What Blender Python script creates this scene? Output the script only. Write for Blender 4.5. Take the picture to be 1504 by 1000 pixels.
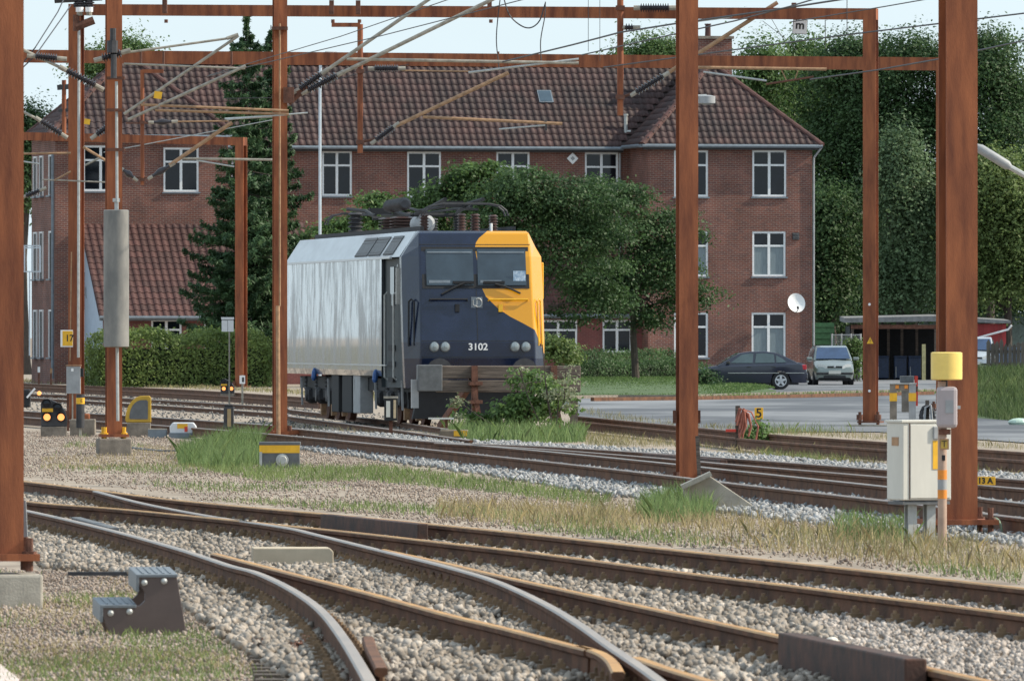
import bpy, math, random
import numpy as np
from mathutils import Vector, Matrix
R = math.radians
scene = bpy.context.scene
for o in list(bpy.data.objects): bpy.data.objects.remove(o)

# ---------------------------------------------------------------- camera
F, CX, HY, CAMZ = 14000.0, 752.0, 495.0, 1.95          # focal length in photo pixels, centre column, horizon row, eye height
cam = bpy.data.cameras.new('Camera'); camo = bpy.data.objects.new('Camera', cam)
scene.collection.objects.link(camo); scene.camera = camo
camo.location = (0, 0, CAMZ); camo.rotation_euler = (R(90), 0, 0)
cam.sensor_width = 36; cam.lens = F / 1504 * 36; cam.shift_y = -5 / 1504
cam.dof.use_dof = True; cam.dof.focus_distance = 165; cam.dof.aperture_fstop = 22
cam.clip_start = 1; cam.clip_end = 20000

# ---------------------------------------------------------------- sky, sun, exposure
SUN_EL, SUN_AZ = R(37), R(88)                          # azimuth clockwise from the view direction (+Y)
world = bpy.data.worlds.new('World'); scene.world = world; world.use_nodes = True
nt = world.node_tree; nt.nodes.clear()
wo = nt.nodes.new('ShaderNodeOutputWorld'); bg = nt.nodes.new('ShaderNodeBackground')
sky = nt.nodes.new('ShaderNodeTexSky'); sky.sky_type = 'NISHITA'; sky.sun_disc = False
sky.sun_elevation = SUN_EL; sky.sun_rotation = SUN_AZ
sky.air_density = 1.0; sky.dust_density = 1.2; sky.ozone_density = 2.5
bg.inputs['Strength'].default_value = 0.105
# thin bright cloud over the whole sky
tc = nt.nodes.new('ShaderNodeTexCoord'); mp = nt.nodes.new('ShaderNodeMapping'); mp.inputs['Scale'].default_value = (1, 1, 4)
nz = nt.nodes.new('ShaderNodeTexNoise'); nz.inputs['Scale'].default_value = 2.6; nz.inputs['Detail'].default_value = 6
rp = nt.nodes.new('ShaderNodeValToRGB'); rp.color_ramp.elements[0].position = .25; rp.color_ramp.elements[1].position = .7
rp.color_ramp.elements[0].color = (.45, .45, .45, 1); rp.color_ramp.elements[1].color = (.8, .8, .8, 1)
mx = nt.nodes.new('ShaderNodeMix'); mx.data_type = 'RGBA'
mx.inputs['B'].default_value = (8.8, 10.6, 11.8, 1)
L = nt.links.new
L(tc.outputs['Generated'], mp.inputs['Vector']); L(mp.outputs[0], nz.inputs['Vector']); L(nz.outputs['Fac'], rp.inputs['Fac'])
L(rp.outputs['Color'], mx.inputs['Factor']); L(sky.outputs[0], mx.inputs['A']); L(mx.outputs['Result'], bg.inputs['Color'])
L(bg.outputs[0], wo.inputs['Surface'])
sun = bpy.data.lights.new('Sun', 'SUN'); sun.energy = 4.8; sun.angle = R(0.6); sun.color = (1, .90, .74)
suno = bpy.data.objects.new('Sun', sun); scene.collection.objects.link(suno)
sd = Vector((math.sin(SUN_AZ) * math.cos(SUN_EL), math.cos(SUN_AZ) * math.cos(SUN_EL), math.sin(SUN_EL)))
suno.rotation_euler = sd.to_track_quat('Z', 'Y').to_euler()
vs = scene.view_settings; vs.view_transform = 'Standard'; vs.look = 'None'; vs.gamma = 1; vs.exposure = 0.16; vs.use_curve_mapping = False

# ---------------------------------------------------------------- helpers
rnd = random.Random(7); rng = np.random.default_rng(11)
COL = scene.collection
V = Vector
def P(px, py, D): return V(((px - CX) / F * D, D, CAMZ + (HY - py) / F * D))
def G(px, py, z=0.0):
    D = (CAMZ - z) * F / (py - HY); return V(((px - CX) / F * D, D, z))
def PZ(px, py, z):
    D = (CAMZ - z) * F / (py - HY); return V(((px - CX) / F * D, D, z))
def at(px, D, z=0): return V(((px - CX) / F * D, D, z))

JOINED = {'trunk', 'stems', 'hose_bundle', 'coil', 'cage', 'roof_deck', 'mesh', 'crown', 'foliage', 'body', 'roof_cabin', 'pantograph', 'louvre', 'window', 'column', 'post'}
class MB:
    def __init__(s): s.v = []; s.f = []; s.m = []; s.k = 0
    def add(s, vs, fs):
        o = len(s.v); s.v += [tuple(v) for v in vs]
        s.f += [tuple(i + o for i in f) for f in fs]; s.m += [s.k] * len(fs); return s
    def box(s, c, d, rz=0, rx=0, ry=0):
        x, y, z = d[0] / 2, d[1] / 2, d[2] / 2; c = V(c)
        M = (Matrix.Rotation(rz, 3, 'Z') @ Matrix.Rotation(ry, 3, 'Y') @ Matrix.Rotation(rx, 3, 'X'))
        vs = [c + M @ V(p) for p in ((-x,-y,-z),(x,-y,-z),(x,y,-z),(-x,y,-z),(-x,-y,z),(x,-y,z),(x,y,z),(-x,y,z))]
        return s.add(vs, [(3,2,1,0),(4,5,6,7),(0,1,5,4),(1,2,6,5),(2,3,7,6),(3,0,4,7)])
    def bar(s, a, b, w, h, up=(0, 0, 1)):
        a, b = V(a), V(b); d = (b - a).normalized(); u = V(up)
        if abs(d.dot(u)) > .98: u = V((0, 1, 0))
        x = d.cross(u).normalized(); z = x.cross(d)
        vs = [p + x * sx * w / 2 + z * sz * h / 2 for p in (a, b) for sx, sz in ((-1,-1),(1,-1),(1,1),(-1,1))]
        return s.add(vs, [(0,1,2,3),(7,6,5,4),(0,4,5,1),(1,5,6,2),(2,6,7,3),(3,7,4,0)])
    def frame(s, d):
        d = V(d).normalized(); u = V((0, 0, 1)) if abs(d.z) < .9 else V((0, 1, 0))
        x = d.cross(u).normalized(); return d, x, x.cross(d)
    def cyl(s, a, b, r0, r1=None, n=10):
        return s.lathe(a, b, [(r0, 0), (r0 if r1 is None else r1, 1)], n)
    def lathe(s, a, b, prof, n=10):
        a, b = V(a), V(b); d, x, z = s.frame(b - a); L_ = (b - a).length; vs = []; fs = []
        for r, t in prof:
            for i in range(n):
                an = 2 * math.pi * i / n; vs.append(a + d * t * L_ + (x * math.cos(an) + z * math.sin(an)) * r)
        m = len(prof)
        for j in range(m - 1):
            for i in range(n): fs.append((j*n+i, j*n+(i+1)%n, (j+1)*n+(i+1)%n, (j+1)*n+i))
        fs.append(tuple(range(n - 1, -1, -1))); fs.append(tuple((m-1)*n + i for i in range(n)))
        return s.add(vs, fs)
    def tube(s, pts, r, n=6):
        pts = [V(p) for p in pts]; vs = []; fs = []
        for j, p in enumerate(pts):
            d = pts[min(j + 1, len(pts) - 1)] - pts[max(j - 1, 0)]; d, x, z = s.frame(d)
            for i in range(n):
                an = 2 * math.pi * i / n; vs.append(p + (x * math.cos(an) + z * math.sin(an)) * r)
        for j in range(len(pts) - 1):
            for i in range(n): fs.append((j*n+i, j*n+(i+1)%n, (j+1)*n+(i+1)%n, (j+1)*n+i))
        fs.append(tuple(range(n - 1, -1, -1))); fs.append(tuple((len(pts)-1)*n + i for i in range(n)))
        return s.add(vs, fs)
    def prism(s, poly, f0, f1):
        """poly: list of 2-D points; f0 / f1 map a 2-D point to the two end caps"""
        n = len(poly); vs = [f0(p) for p in poly] + [f1(p) for p in poly]
        fs = [tuple(range(n)), tuple(range(2*n-1, n-1, -1))] + [(i, n+i, n+(i+1)%n, (i+1)%n) for i in range(n)]
        return s.add(vs, fs)
    def sphere(s, c, r, n=10, m=6, sq=(1, 1, 1)):
        c = V(c); vs = []; fs = []
        for j in range(m + 1):
            t = math.pi * j / m
            for i in range(n):
                a = 2 * math.pi * i / n
                vs.append(c + V((r*sq[0]*math.sin(t)*math.cos(a), r*sq[1]*math.sin(t)*math.sin(a), r*sq[2]*math.cos(t))))
        for j in range(m):
            for i in range(n): fs.append((j*n+i, (j+1)*n+i, (j+1)*n+(i+1)%n, j*n+(i+1)%n))
        return s.add(vs, fs)
    def mesh(s, name, mats, smooth=False):
        me = bpy.data.meshes.new(name); me.from_pydata(s.v, [], s.f)
        for m in (mats if isinstance(mats, (list, tuple)) else [mats]): me.materials.append(m)
        if max(s.m, default=0) > 0: me.polygons.foreach_set('material_index', s.m)
        me.update()
        import bmesh
        bm = bmesh.new(); bm.from_mesh(me); bmesh.ops.recalc_face_normals(bm, faces=bm.faces); bm.to_mesh(me); bm.free()
        if smooth: smooth_by_angle(me)
        return me
    def build(s, name, mats, parent=None, smooth=False, bev=0, loc=None, rz=0):
        if parent and name not in JOINED:
            cl = s.clusters()
            if len(cl) > 1:
                return [q.build1(name, mats, parent, smooth, bev, loc, rz) for q in cl][0]
        return s.build1(name, mats, parent, smooth, bev, loc, rz)
    def clusters(s):
        n = len(s.v); par = list(range(n))
        def fd(i):
            while par[i] != i: par[i] = par[par[i]]; i = par[i]
            return i
        for f in s.f:
            for i in f[1:]: par[fd(i)] = fd(f[0])
        comp = {}
        for fi, f in enumerate(s.f): comp.setdefault(fd(f[0]), []).append(fi)
        if len(comp) == 1 or len(comp) > 14: return [s]
        cs = []
        for fl in comp.values():
            a = np.array([s.v[i] for fi in fl for i in s.f[fi]]); cs.append([fl, a.min(0) - .012, a.max(0) + .012])
        ch = True
        while ch:
            ch = False
            for i in range(len(cs)):
                for j in range(i + 1, len(cs)):
                    if (cs[i][1] <= cs[j][2]).all() and (cs[j][1] <= cs[i][2]).all():
                        cs[i] = [cs[i][0] + cs[j][0], np.minimum(cs[i][1], cs[j][1]), np.maximum(cs[i][2], cs[j][2])]; del cs[j]; ch = True; break
                if ch: break
        if len(cs) == 1: return [s]
        out = []
        for fl, _, _ in cs:
            q = MB(); mp = {}
            for fi in sorted(fl):
                f = []
                for i in s.f[fi]:
                    if i not in mp: mp[i] = len(q.v); q.v.append(s.v[i])
                    f.append(mp[i])
                q.f.append(tuple(f)); q.m.append(s.m[fi])
            out.append(q)
        return out
    def build1(s, name, mats, parent=None, smooth=False, bev=0, loc=None, rz=0):
        o = bpy.data.objects.new(name, s.mesh(name, mats, smooth)); COL.objects.link(o)
        if parent: o.parent = parent
        if loc is not None: o.location = loc
        if rz: o.rotation_euler = (0, 0, rz)
        if bev:
            b = o.modifiers.new('Bevel', 'BEVEL'); b.width = bev; b.segments = 2; b.limit_method = 'ANGLE'; b.angle_limit = R(40)
        return o
def smooth_by_angle(me, ang=R(38)):
    me.polygons.foreach_set('use_smooth', [True] * len(me.polygons)); me.set_sharp_from_angle(angle=ang)
def npmesh(name, v, f, mat, parent=None, loc=None):
    v = np.asarray(v, dtype=np.float32); f = np.asarray(f, dtype=np.int32); k = f.shape[1]
    me = bpy.data.meshes.new(name); me.vertices.add(len(v)); me.vertices.foreach_set('co', v.ravel())
    me.loops.add(f.size); me.loops.foreach_set('vertex_index', f.ravel())
    me.polygons.add(len(f)); me.polygons.foreach_set('loop_start', np.arange(len(f), dtype=np.int32) * k)
    me.materials.append(mat); me.update(calc_edges=True)
    o = bpy.data.objects.new(name, me); COL.objects.link(o)
    if parent: o.parent = parent
    if loc is not None: o.location = loc
    return o
def tag(o, label, cat, group=None, kind=None):
    o['label'] = label; o['category'] = cat
    if group: o['group'] = group
    if kind: o['kind'] = kind
    return o
def thing(name, label, cat, loc, rz=0, group=None):
    o = bpy.data.objects.new(name, None); COL.objects.link(o); o.location = loc; o.rotation_euler = (0, 0, rz)
    o.empty_display_size = .2
    return tag(o, label, cat, group)
def struct(o): o['kind'] = 'structure'; return o
def link_copy(o, parent=None):
    c = o.copy(); COL.objects.link(c)
    if parent: c.parent = parent
    return c
def copy_tree(o, parent=None):
    c = link_copy(o, parent)
    for ch in [q for q in o.children]: copy_tree(ch, c)
    return c
def text(name, body, size, mat, parent, loc, rot=(R(90), 0, 0), ext=.002, sx=1.0, bold=0):
    cu = bpy.data.curves.new(name, 'FONT'); cu.body = body; cu.size = size; cu.align_x = 'CENTER'; cu.align_y = 'CENTER'; cu.extrude = ext; cu.offset = bold
    t = bpy.data.objects.new(name, cu); COL.objects.link(t); dg = bpy.context.evaluated_depsgraph_get()
    me = bpy.data.meshes.new_from_object(t.evaluated_get(dg)); bpy.data.objects.remove(t)
    me.materials.clear(); me.materials.append(mat)
    o = bpy.data.objects.new(name, me); COL.objects.link(o); o.parent = parent; o.location = loc; o.rotation_euler = rot; o.scale = (sx, 1, 1)
    return o
def catmull(pts, n=8):
    pts = [np.array(p, float) for p in pts]; q = [2*pts[0]-pts[1]] + pts + [2*pts[-1]-pts[-2]]; out = []
    for i in range(1, len(q) - 2):
        for t in np.linspace(0, 1, n, endpoint=False):
            a, b, c, d = q[i-1], q[i], q[i+1], q[i+2]
            out.append(.5*((2*b)+(-a+c)*t+(2*a-5*b+4*c-d)*t*t+(-a+3*b-3*c+d)*t**3))
    return out + [pts[-1]]

# ---------------------------------------------------------------- materials
def pm(name, col, rough=.6, metal=0, var=.2, scale=6, col2=None, bump=0, bscale=60, stretch=(1, 1, 1), spec=.5, rv=0, coat=0, island=0, lo=.35, hi=.65, trans=0, detail=6, coord='Object'):
    m = bpy.data.materials.new(name); m.use_nodes = True; t = m.node_tree; n = t.nodes; L = t.links.new
    b = n['Principled BSDF']; b.inputs['Roughness'].default_value = rough; b.inputs['Metallic'].default_value = metal
    b.inputs['Specular IOR Level'].default_value = spec; b.inputs['Coat Weight'].default_value = coat; b.inputs['Coat Roughness'].default_value = .05
    c0 = [max(0, c * (1 - var)) for c in col] + [1]; c1 = ([min(1, c * (1 + var)) for c in col] if col2 is None else list(col2)) + [1]
    tc = n.new('ShaderNodeTexCoord'); mp = n.new('ShaderNodeMapping'); mp.inputs['Scale'].default_value = stretch
    nz = n.new('ShaderNodeTexNoise'); nz.inputs['Scale'].default_value = scale; nz.inputs['Detail'].default_value = detail; nz.inputs['Roughness'].default_value = .62
    rp = n.new('ShaderNodeValToRGB'); rp.color_ramp.elements[0].position = lo; rp.color_ramp.elements[1].position = hi
    rp.color_ramp.elements[0].color = c0; rp.color_ramp.elements[1].color = c1
    L(tc.outputs[coord], mp.inputs[0]); L(mp.outputs[0], nz.inputs['Vector']); L(nz.outputs['Fac'], rp.inputs[0])
    out = rp.outputs[0]
    if island:
        ge = n.new('ShaderNodeNewGeometry'); oi = n.new('ShaderNodeObjectInfo'); ad = n.new('ShaderNodeMath'); ad.operation = 'ADD'
        fr = n.new('ShaderNodeMath'); fr.operation = 'FRACT'; mr = n.new('ShaderNodeMapRange')
        mr.inputs[3].default_value = 1 - island; mr.inputs[4].default_value = 1 + island
        L(ge.outputs['Random Per Island'], ad.inputs[0]); L(oi.outputs['Random'], ad.inputs[1]); L(ad.outputs[0], fr.inputs[0]); L(fr.outputs[0], mr.inputs[0])
        mm = n.new('ShaderNodeMix'); mm.data_type = 'RGBA'; mm.blend_type = 'MULTIPLY'; mm.inputs['Factor'].default_value = 1
        L(out, mm.inputs['A']); L(mr.outputs[0], mm.inputs['B']); out = mm.outputs['Result']
    L(out, b.inputs['Base Color'])
    if rv:
        mr = n.new('ShaderNodeMapRange'); mr.inputs[1].default_value = .3; mr.inputs[2].default_value = .7
        mr.inputs[3].default_value = max(.02, rough - rv); mr.inputs[4].default_value = min(1, rough + rv)
        L(nz.outputs['Fac'], mr.inputs[0]); L(mr.outputs[0], b.inputs['Roughness'])
    if bump:
        nb = n.new('ShaderNodeTexNoise'); nb.inputs['Scale'].default_value = bscale; nb.inputs['Detail'].default_value = 4
        bp = n.new('ShaderNodeBump'); bp.inputs['Strength'].default_value = bump; bp.inputs['Distance'].default_value = .02
        L(mp.outputs[0], nb.inputs['Vector']); L(nb.outputs['Fac'], bp.inputs['Height']); L(bp.outputs[0], b.inputs['Normal'])
    if trans:
        tr = n.new('ShaderNodeBsdfTranslucent'); ms = n.new('ShaderNodeMixShader'); ms.inputs[0].default_value = trans
        mo = n['Material Output']; L(out, tr.inputs[0]); L(b.outputs[0], ms.inputs[1]); L(tr.outputs[0], ms.inputs[2]); L(ms.outputs[0], mo.inputs[0])
    return m
def emit(name, col, s):
    m = bpy.data.materials.new(name); m.use_nodes = True; b = m.node_tree.nodes['Principled BSDF']
    b.inputs['Base Color'].default_value = (*col, 1); b.inputs['Emission Color'].default_value = (*col, 1); b.inputs['Emission Strength'].default_value = s
    return m
M = {}
M['rust'] = pm('weathering_steel', (.18, .05, .022), .8, 0, .25, 3.5, col2=(.33, .105, .04), stretch=(1.5, 1.5, .22), bump=.15, bscale=90)
M['rust_dark'] = pm('dark_rust', (.13, .055, .035), .85, 0, .35, 9, bump=.3)
M['rail_side'] = pm('rail_rust', (.115, .05, .024), .85, 0, .45, 4, bump=.3, bscale=40)
M['rail_yellow'] = pm('rail_head_rust', (.40, .185, .035), .5, 0, .12, 3, col2=(.52, .27, .06))
M['rail_silver'] = pm('rail_head_worn', (.34, .29, .25), .5, .3, .12, 3, stretch=(1, .2, 1), rv=.05)
M['rail_brown'] = pm('rail_head_dull', (.3, .22, .17), .45, .4, .2, 10)
M['galv'] = pm('galvanised_steel', (.42, .43, .42), .5, .3, .15, 9)
M['galv_dirty'] = pm('weathered_tube', (.33, .30, .25), .6, .2, .25, 9)
M['tube_rust'] = pm('rusty_tube', (.34, .2, .11), .7, 0, .25, 9)
M['insul'] = pm('brown_porcelain', (.03, .025, .03), .25, 0, .2, 9)
M['steel_dark'] = pm('dark_steel', (.045, .045, .05), .6, .2, .25, 9)
M['black'] = pm('black_paint', (.013, .014, .017), .75, 0, .2, 9)
M['white'] = pm('white_paint', (.72, .73, .74), .5, 0, .06, 12)
M['whitesign'] = pm('white_sign', (.8, .8, .8), .5, 0, .04, 12)
M['grey'] = pm('grey_paint', (.3, .31, .32), .55, 0, .12, 6)
M['greydark'] = pm('dark_grey_paint', (.11, .115, .12), .6, 0, .2, 6)
M['cabinet'] = pm('cabinet_cream', (.62, .6, .54), .5, 0, .06, 5, stretch=(1, 1, .3))
M['yellow'] = pm('yellow_paint', (.78, .42, .02), .5, 0, .1, 8)
M['yellowpale'] = pm('pale_yellow_plastic', (.82, .6, .16), .42, 0, .06, 6)
M['orange'] = pm('orange_paint', (.7, .24, .03), .55, 0, .15, 8)
M['concrete'] = pm('concrete', (.36, .33, .28), .9, 0, .2, 5, bump=.25, bscale=60)
M['concrete_dk'] = pm('old_concrete', (.2, .17, .14), .9, 0, .3, 5, bump=.3, bscale=60)
M['wood_old'] = pm('grey_weathered_timber', (.12, .095, .078), .9, 0, .5, 7, stretch=(.25, 1, 5), bump=.4, bscale=20)
M['wood_fence'] = pm('fence_wood', (.12, .10, .085), .9, 0, .35, 7, stretch=(4, 1, .3), island=.25)
M['sleeper'] = pm('sleeper_wood', (.09, .07, .055), .9, 0, .35, 8, bump=.3)
M['glass_dark'] = pm('window_glass', (.006, .008, .013), .06, 0, .2, 3, spec=.35)
M['curtain'] = pm('curtained_glass', (.16, .2, .22), .15, 0, .12, 3, stretch=(6, 1, 1))
M['red'] = pm('red_paint', (.6, .05, .03), .5, 0, .1, 8)
M['pinkgrey'] = pm('faded_plastic_box', (.38, .33, .34), .5, 0, .06, 6)
M['hose'] = pm('faded_red_hose', (.36, .12, .08), .6, 0, .35, 4)
M['lamp'] = emit('lit_orange_lamp', (1, .36, .1), 1.3)
M['black_ink'] = pm('black_lettering', (.02, .02, .02), .6, 0, .05, 5)
# ================================================================ SETTING: ground, road, lawn
def sheet(name, px, z, mat, zfun=None):
    mb = MB(); pts = [G(x, y, z) for x, y in px]; mb.add(pts, [tuple(range(len(pts)))]); return struct(mb.build(name, mat))
M['ground'] = pm('trackside_grit', (.25, .195, .15), .95, 0, .25, .9, col2=(.40, .335, .265), bump=.6, bscale=14, detail=10)
M['asphalt'] = pm('asphalt', (.10, .106, .12), .75, 0, .3, .3, col2=(.2, .205, .215), stretch=(.5, .16, 1), lo=.42, hi=.6, bump=.2, bscale=30, detail=9)
M['lawn_soil'] = pm('lawn_base', (.06, .10, .03), .95, 0, .3, .6)
M['pale'] = pm('platform_edge', (.6, .5, .45), .9, 0, .1, 4)
gm = MB(); gm.add([(-9000, -60, -.012), (9000, -60, -.012), (9000, 14000, -.012), (-9000, 14000, -.012)], [(0, 1, 2, 3)]); struct(gm.build('ground', M['ground']))
sheet('road', [(842, 612), (870, 619), (1000, 629), (1130, 634), (1290, 634), (1520, 651), (2600, 650), (2600, 553), (1060, 553), (838, 573), (815, 590)], .006, M['asphalt'])
mb = MB(); mb.add([(-900, 430, .0), (-42, 430, .0), (-90, 900, .0), (-900, 3000, .0)], [(0, 1, 2, 3)]); struct(mb.build('reflection_ground', pm('reflection_ground_tone', (.05, .06, .025), .95, 0, .3, .02, col2=(.15, .12, .055))))  # unseen sheet added off to the left, darkens the ground reflected in the locomotive side
# lawn: rises gently from the road to the hedges
lp = [(838, 583), (900, 583), (1000, 583), (1080, 580), (1140, 574)]
lm = MB(); front = [G(x, y, .02) for x, y in lp]; back = [P(x, 500, 392) for x in (800, 880, 980, 1040, 1075)]
lv = []; 
for i in range(5):
    for k in range(6):
        t = k / 5; p = front[i].lerp(back[i], t); lv.append((p.x, p.y, .03 + .30 * math.sin(t * math.pi / 2) * (1 if i < 4 else .3)))
lm.add(lv, [(i*6+k, (i+1)*6+k, (i+1)*6+k+1, i*6+k+1) for i in range(4) for k in range(5)])
lm.add([(p.x, p.y, 0) for p in front] + [(p.x, p.y, .03) for p in front], [(i, i+1, i+6, i+5) for i in range(4)])
struct(lm.build('lawn', M['lawn_soil'], smooth=True))
km = MB(); kp = [G(x, y, 0) for x, y in [(800, 588), (838, 585.5), (900, 584.5), (1000, 584.5), (1083, 582), (1250, 577.5), (1400, 575), (1700, 571)]]
for a, b in zip(kp, kp[1:]): km.bar(a + V((0, 0, .05)), b + V((0, 0, .05)), .5, .1)
struct(km.build('kerb', M['concrete_dk']))
km = MB(); kp = [PZ(x, y, .05) for x, y in [(870, 587), (950, 586), (1000, 585.5), (1130, 583), (1260, 580), (1370, 577.5)]]
for a, b in zip(kp, kp[1:]): km.bar(a, b, .12, .14)
tag(km.build('sunken_rail', M['rail_side']), 'rusty rail sunk in the asphalt along the kerb of the lawn', 'rail')
pmb = MB(); pp = [G(-60, 968, 0), G(0, 982, 0), G(28, 1004, 0), G(28, 1100, 0), G(-300, 1100, 0)]
pmb.prism(pp, lambda p: V((p.x, p.y, -.01)), lambda p: V((p.x, p.y, .03))); struct(pmb.build('pavement', M['pale']))

# ================================================================ RAILWAY TRACKS
ZB, ZH = .03, .202            # rail foot and rail head height
prof = [(-.075, 0), (-.075, .012), (-.012, .03), (-.009, .12), (-.034, .135), (-.036, .162), (-.026, .172), (.026, .172), (.036, .162), (.034, .135), (.009, .12), (.012, .03), (.075, .012), (.075, 0)]
def rail_line(px, zh=ZH, n=8):
    return [PZ(p[0], p[1], zh) for p in catmull(px, n)]
def make_rail(line, head, parent, zh=ZH, name='rail', o=V((0, 0, 0))):
    mb = MB(); n = len(prof); vs = []
    for j, p in enumerate(line):
        d = line[min(j+1, len(line)-1)] - line[max(j-1, 0)]; d.z = 0; d.normalize(); nx = V((d.y, -d.x, 0))
        for a, z in prof: vs.append(V((p.x, p.y, p.z - .172 + z)) + nx * a - o)
    fs = []; ms = []
    for j in range(len(line) - 1):
        for i in range(n):
            fs.append((j*n+i, j*n+(i+1)%n, (j+1)*n+(i+1)%n, (j+1)*n+i)); ms.append(1 if i in (5, 6, 7) else 0)
    fs.append(tuple(range(n))); ms.append(0); fs.append(tuple((len(line)-1)*n + i for i in range(n))); ms.append(0)
    mb.add(vs, fs); mb.m = ms
    return mb.build(name, [M['rail_side'], head], parent)
# a shared fastening (clip and bolt) and a shared sleeper
cb = MB(); cb.box((0, 0, .03), (.12, .10, .05)); cb.box((0, 0, .06), (.055, .05, .05)); cb.cyl((0, 0, .08), (0, 0, .105), .016, n=6)
M['clip'] = pm('rail_clip', (.2, .13, .075), .85, 0, .3, 9, island=.3)
clip_me = cb.mesh('fastening', M['clip'])
sb = MB(); sb.box((0, 0, 0), (2.55, .25, .06)); sleeper_me = sb.mesh('sleeper', M['sleeper'])
def put(me, name, parent, loc, rz, sc=(1, 1, 1)):
    o = bpy.data.objects.new(name, me); COL.objects.link(o); o.parent = parent; o.location = loc; o.rotation_euler = (0, 0, rz); o.scale = sc; return o
def along(line, step, phase=0):
    out = []; acc = -phase
    for a, b in zip(line, line[1:]):
        d = b - a; l = d.length
        if l < 1e-6: continue
        t = 0
        while acc + (l - t) >= step:
            t += step - acc; acc = 0; out.append((a + d * (t / l), d.normalized()))
        acc += l - t
    return out
def clips(line, parent, o, step=.62, Dmax=110, sides=(-1, 1), skip=None):
    for p, d in along(line, step):
        if p.y > Dmax or p.y < 50 or abs(p.x) > p.y * .06: continue
        nx = V((d.y, -d.x, 0)); a = math.atan2(d.y, d.x)
        for s in sides: put(clip_me, 'fastening', parent, V((p.x, p.y, p.z - .172)) + nx * s * .115 - o, a)
def track(label, rails, sl=None, sl_off=0, cl=True, Dmax=110, clsides=(-1, 1), zh=ZH):
    lines = [rail_line(r[0], zh) for r in rails]; o = lines[0][len(lines[0]) // 2].copy(); o.z = 0
    t = thing('railway_track', label, 'railway track', o)
    for (r, h), ln in zip(rails, lines):
        make_rail(ln, M[h], t, zh, o=o)
        if cl: clips(ln, t, o, Dmax=Dmax, sides=clsides)
    if sl is not None:
        a, b = lines[sl[0]], lines[sl[1]]
        for p, d in along(a, .62, .3):
            if p.y > 115 or p.y < 50 or abs(p.x) > p.y * .062: continue
            q = min(b, key=lambda q: (q - p).length_squared); c = (p + q) / 2
            put(sleeper_me, 'sleeper', t, V((c.x, c.y, .0)) - o, math.atan2(d.y, d.x) - math.pi / 2)
    return t, lines, o
T1, l1, o1 = track('straight track with yellow-rusted rail heads farthest back of the foreground rails',
    [([(-700, 622), (-200, 680), (34, 706), (140, 719), (252, 733), (420, 749), (478, 754), (624, 768), (800, 786), (936, 801), (1160, 825), (1504, 863), (2100, 930)], 'rail_yellow'),
     ([(-700, 634), (-200, 703), (34, 735), (179, 747), (372, 766), (408, 770), (520, 781), (660, 797), (800, 813), (1020, 842), (1160, 859), (1294, 876), (1504, 902), (2100, 980)], 'rail_yellow')], sl=(0, 1))
T2, l2, o2 = track('curving track with bright silver rail heads sweeping to the bottom edge',
    [([(140, 720.5), (213, 739), (308, 757), (420, 774), (464, 784), (554, 806), (604, 818), (660, 832), (730, 853), (800, 885), (852, 916), (897, 948), (942, 978), (972, 1000), (1010, 1032)], 'rail_silver'),
     ([(-500, 655), (-150, 712), (39, 749), (168, 779), (269, 807), (336, 829), (380, 841), (430, 865), (472, 895), (503, 933), (531, 978), (545, 1004), (560, 1040)], 'rail_silver')], sl=(1, 0))
T3, l3, o3 = track('straight branch track with yellow-rusted heads crossing in front of the silver rails',
    [([(315, 812), (380, 829), (534, 868), (660, 902), (740, 921), (830, 944), (866, 953)], 'rail_yellow'),
     ([(560, 806), (649, 825), (740, 846), (936, 888), (1160, 936), (1347, 976), (1504, 1011), (1800, 1080)], 'rail_yellow'),
     ([(934, 964), (980, 980), (1048, 1001), (1150, 1034)], 'rail_yellow')], sl=(1, 1))
# bent end of the wing rail, guard rail, joint covers
def loose_rail(label, px, head, name='rail_piece', zh=ZH):
    ln = rail_line(px, zh); o = ln[0].copy(); o.z = 0; t = thing(name, label, 'rail', o); make_rail(ln, M[head], t, zh, o=o, name='rail'); return t
loose_rail('rusty wing rail with its end bent beside the crossing at the bottom edge', [(850, 948), (866, 952), (885, 959), (899, 970), (908, 986)], 'rail_yellow')
loose_rail('short rusty curved check rail beside the leftmost silver rail', [(540, 934), (545, 950), (553, 966), (560, 980)], 'rail_side')
def plate(name, label, a, b, h, w, mat, cat='cover'):
    a, b = PZ(*a, .05), PZ(*b, .05); o = (a + b) / 2; mb = MB(); mb.bar(a - o + V((0, 0, h/2 - .03)), b - o + V((0, 0, h/2 - .03)), w, h)
    ob = mb.build(name, mat, loc=o, bev=.01); return tag(ob, label, cat)
cov = pm('rusted_cover', (.05, .035, .03), .8, 0, .4, 6, col2=(.1, .045, .03), bump=.2)
plate('rail_joint_cover', 'dark rusted steel cover clamped over the rear yellow rail in the middle', (478, 780), (621, 796), .20, .10, cov)
plate('rail_joint_cover', 'dark brown steel cover over the yellow rail at the bottom right', (1158, 981), (1345, 1024), .235, .12, cov)
plate('rail_joint_cover', 'dark joint cover on the far rail behind the lone rust mast', (948, 680), (1063, 690), .18, .1, cov)
plate('short_rail_bar', 'short grey bar lying between the two left rails', (112, 772), (168, 788), .12, .1, M['greydark'], 'bar')
cv = MB(); a, b = G(367, 838, 0), G(493, 838, 0); o = (a + b) / 2
pl = [(-.33, .0), (.30, .0), (.34, .07), (.34, .16), (.31, .19), (-.33, .19)]
cv.prism(pl, lambda p: V((p[0], 0, p[1])), lambda p: V((p[0] - .03, .5, p[1])))
tag(cv.build('cable_trough', pm('trough_concrete', (.5, .42, .31), .85, 0, .12, 4), loc=o, bev=.008), 'tan concrete cable trough lid lying between the silver rails', 'trough')
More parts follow.
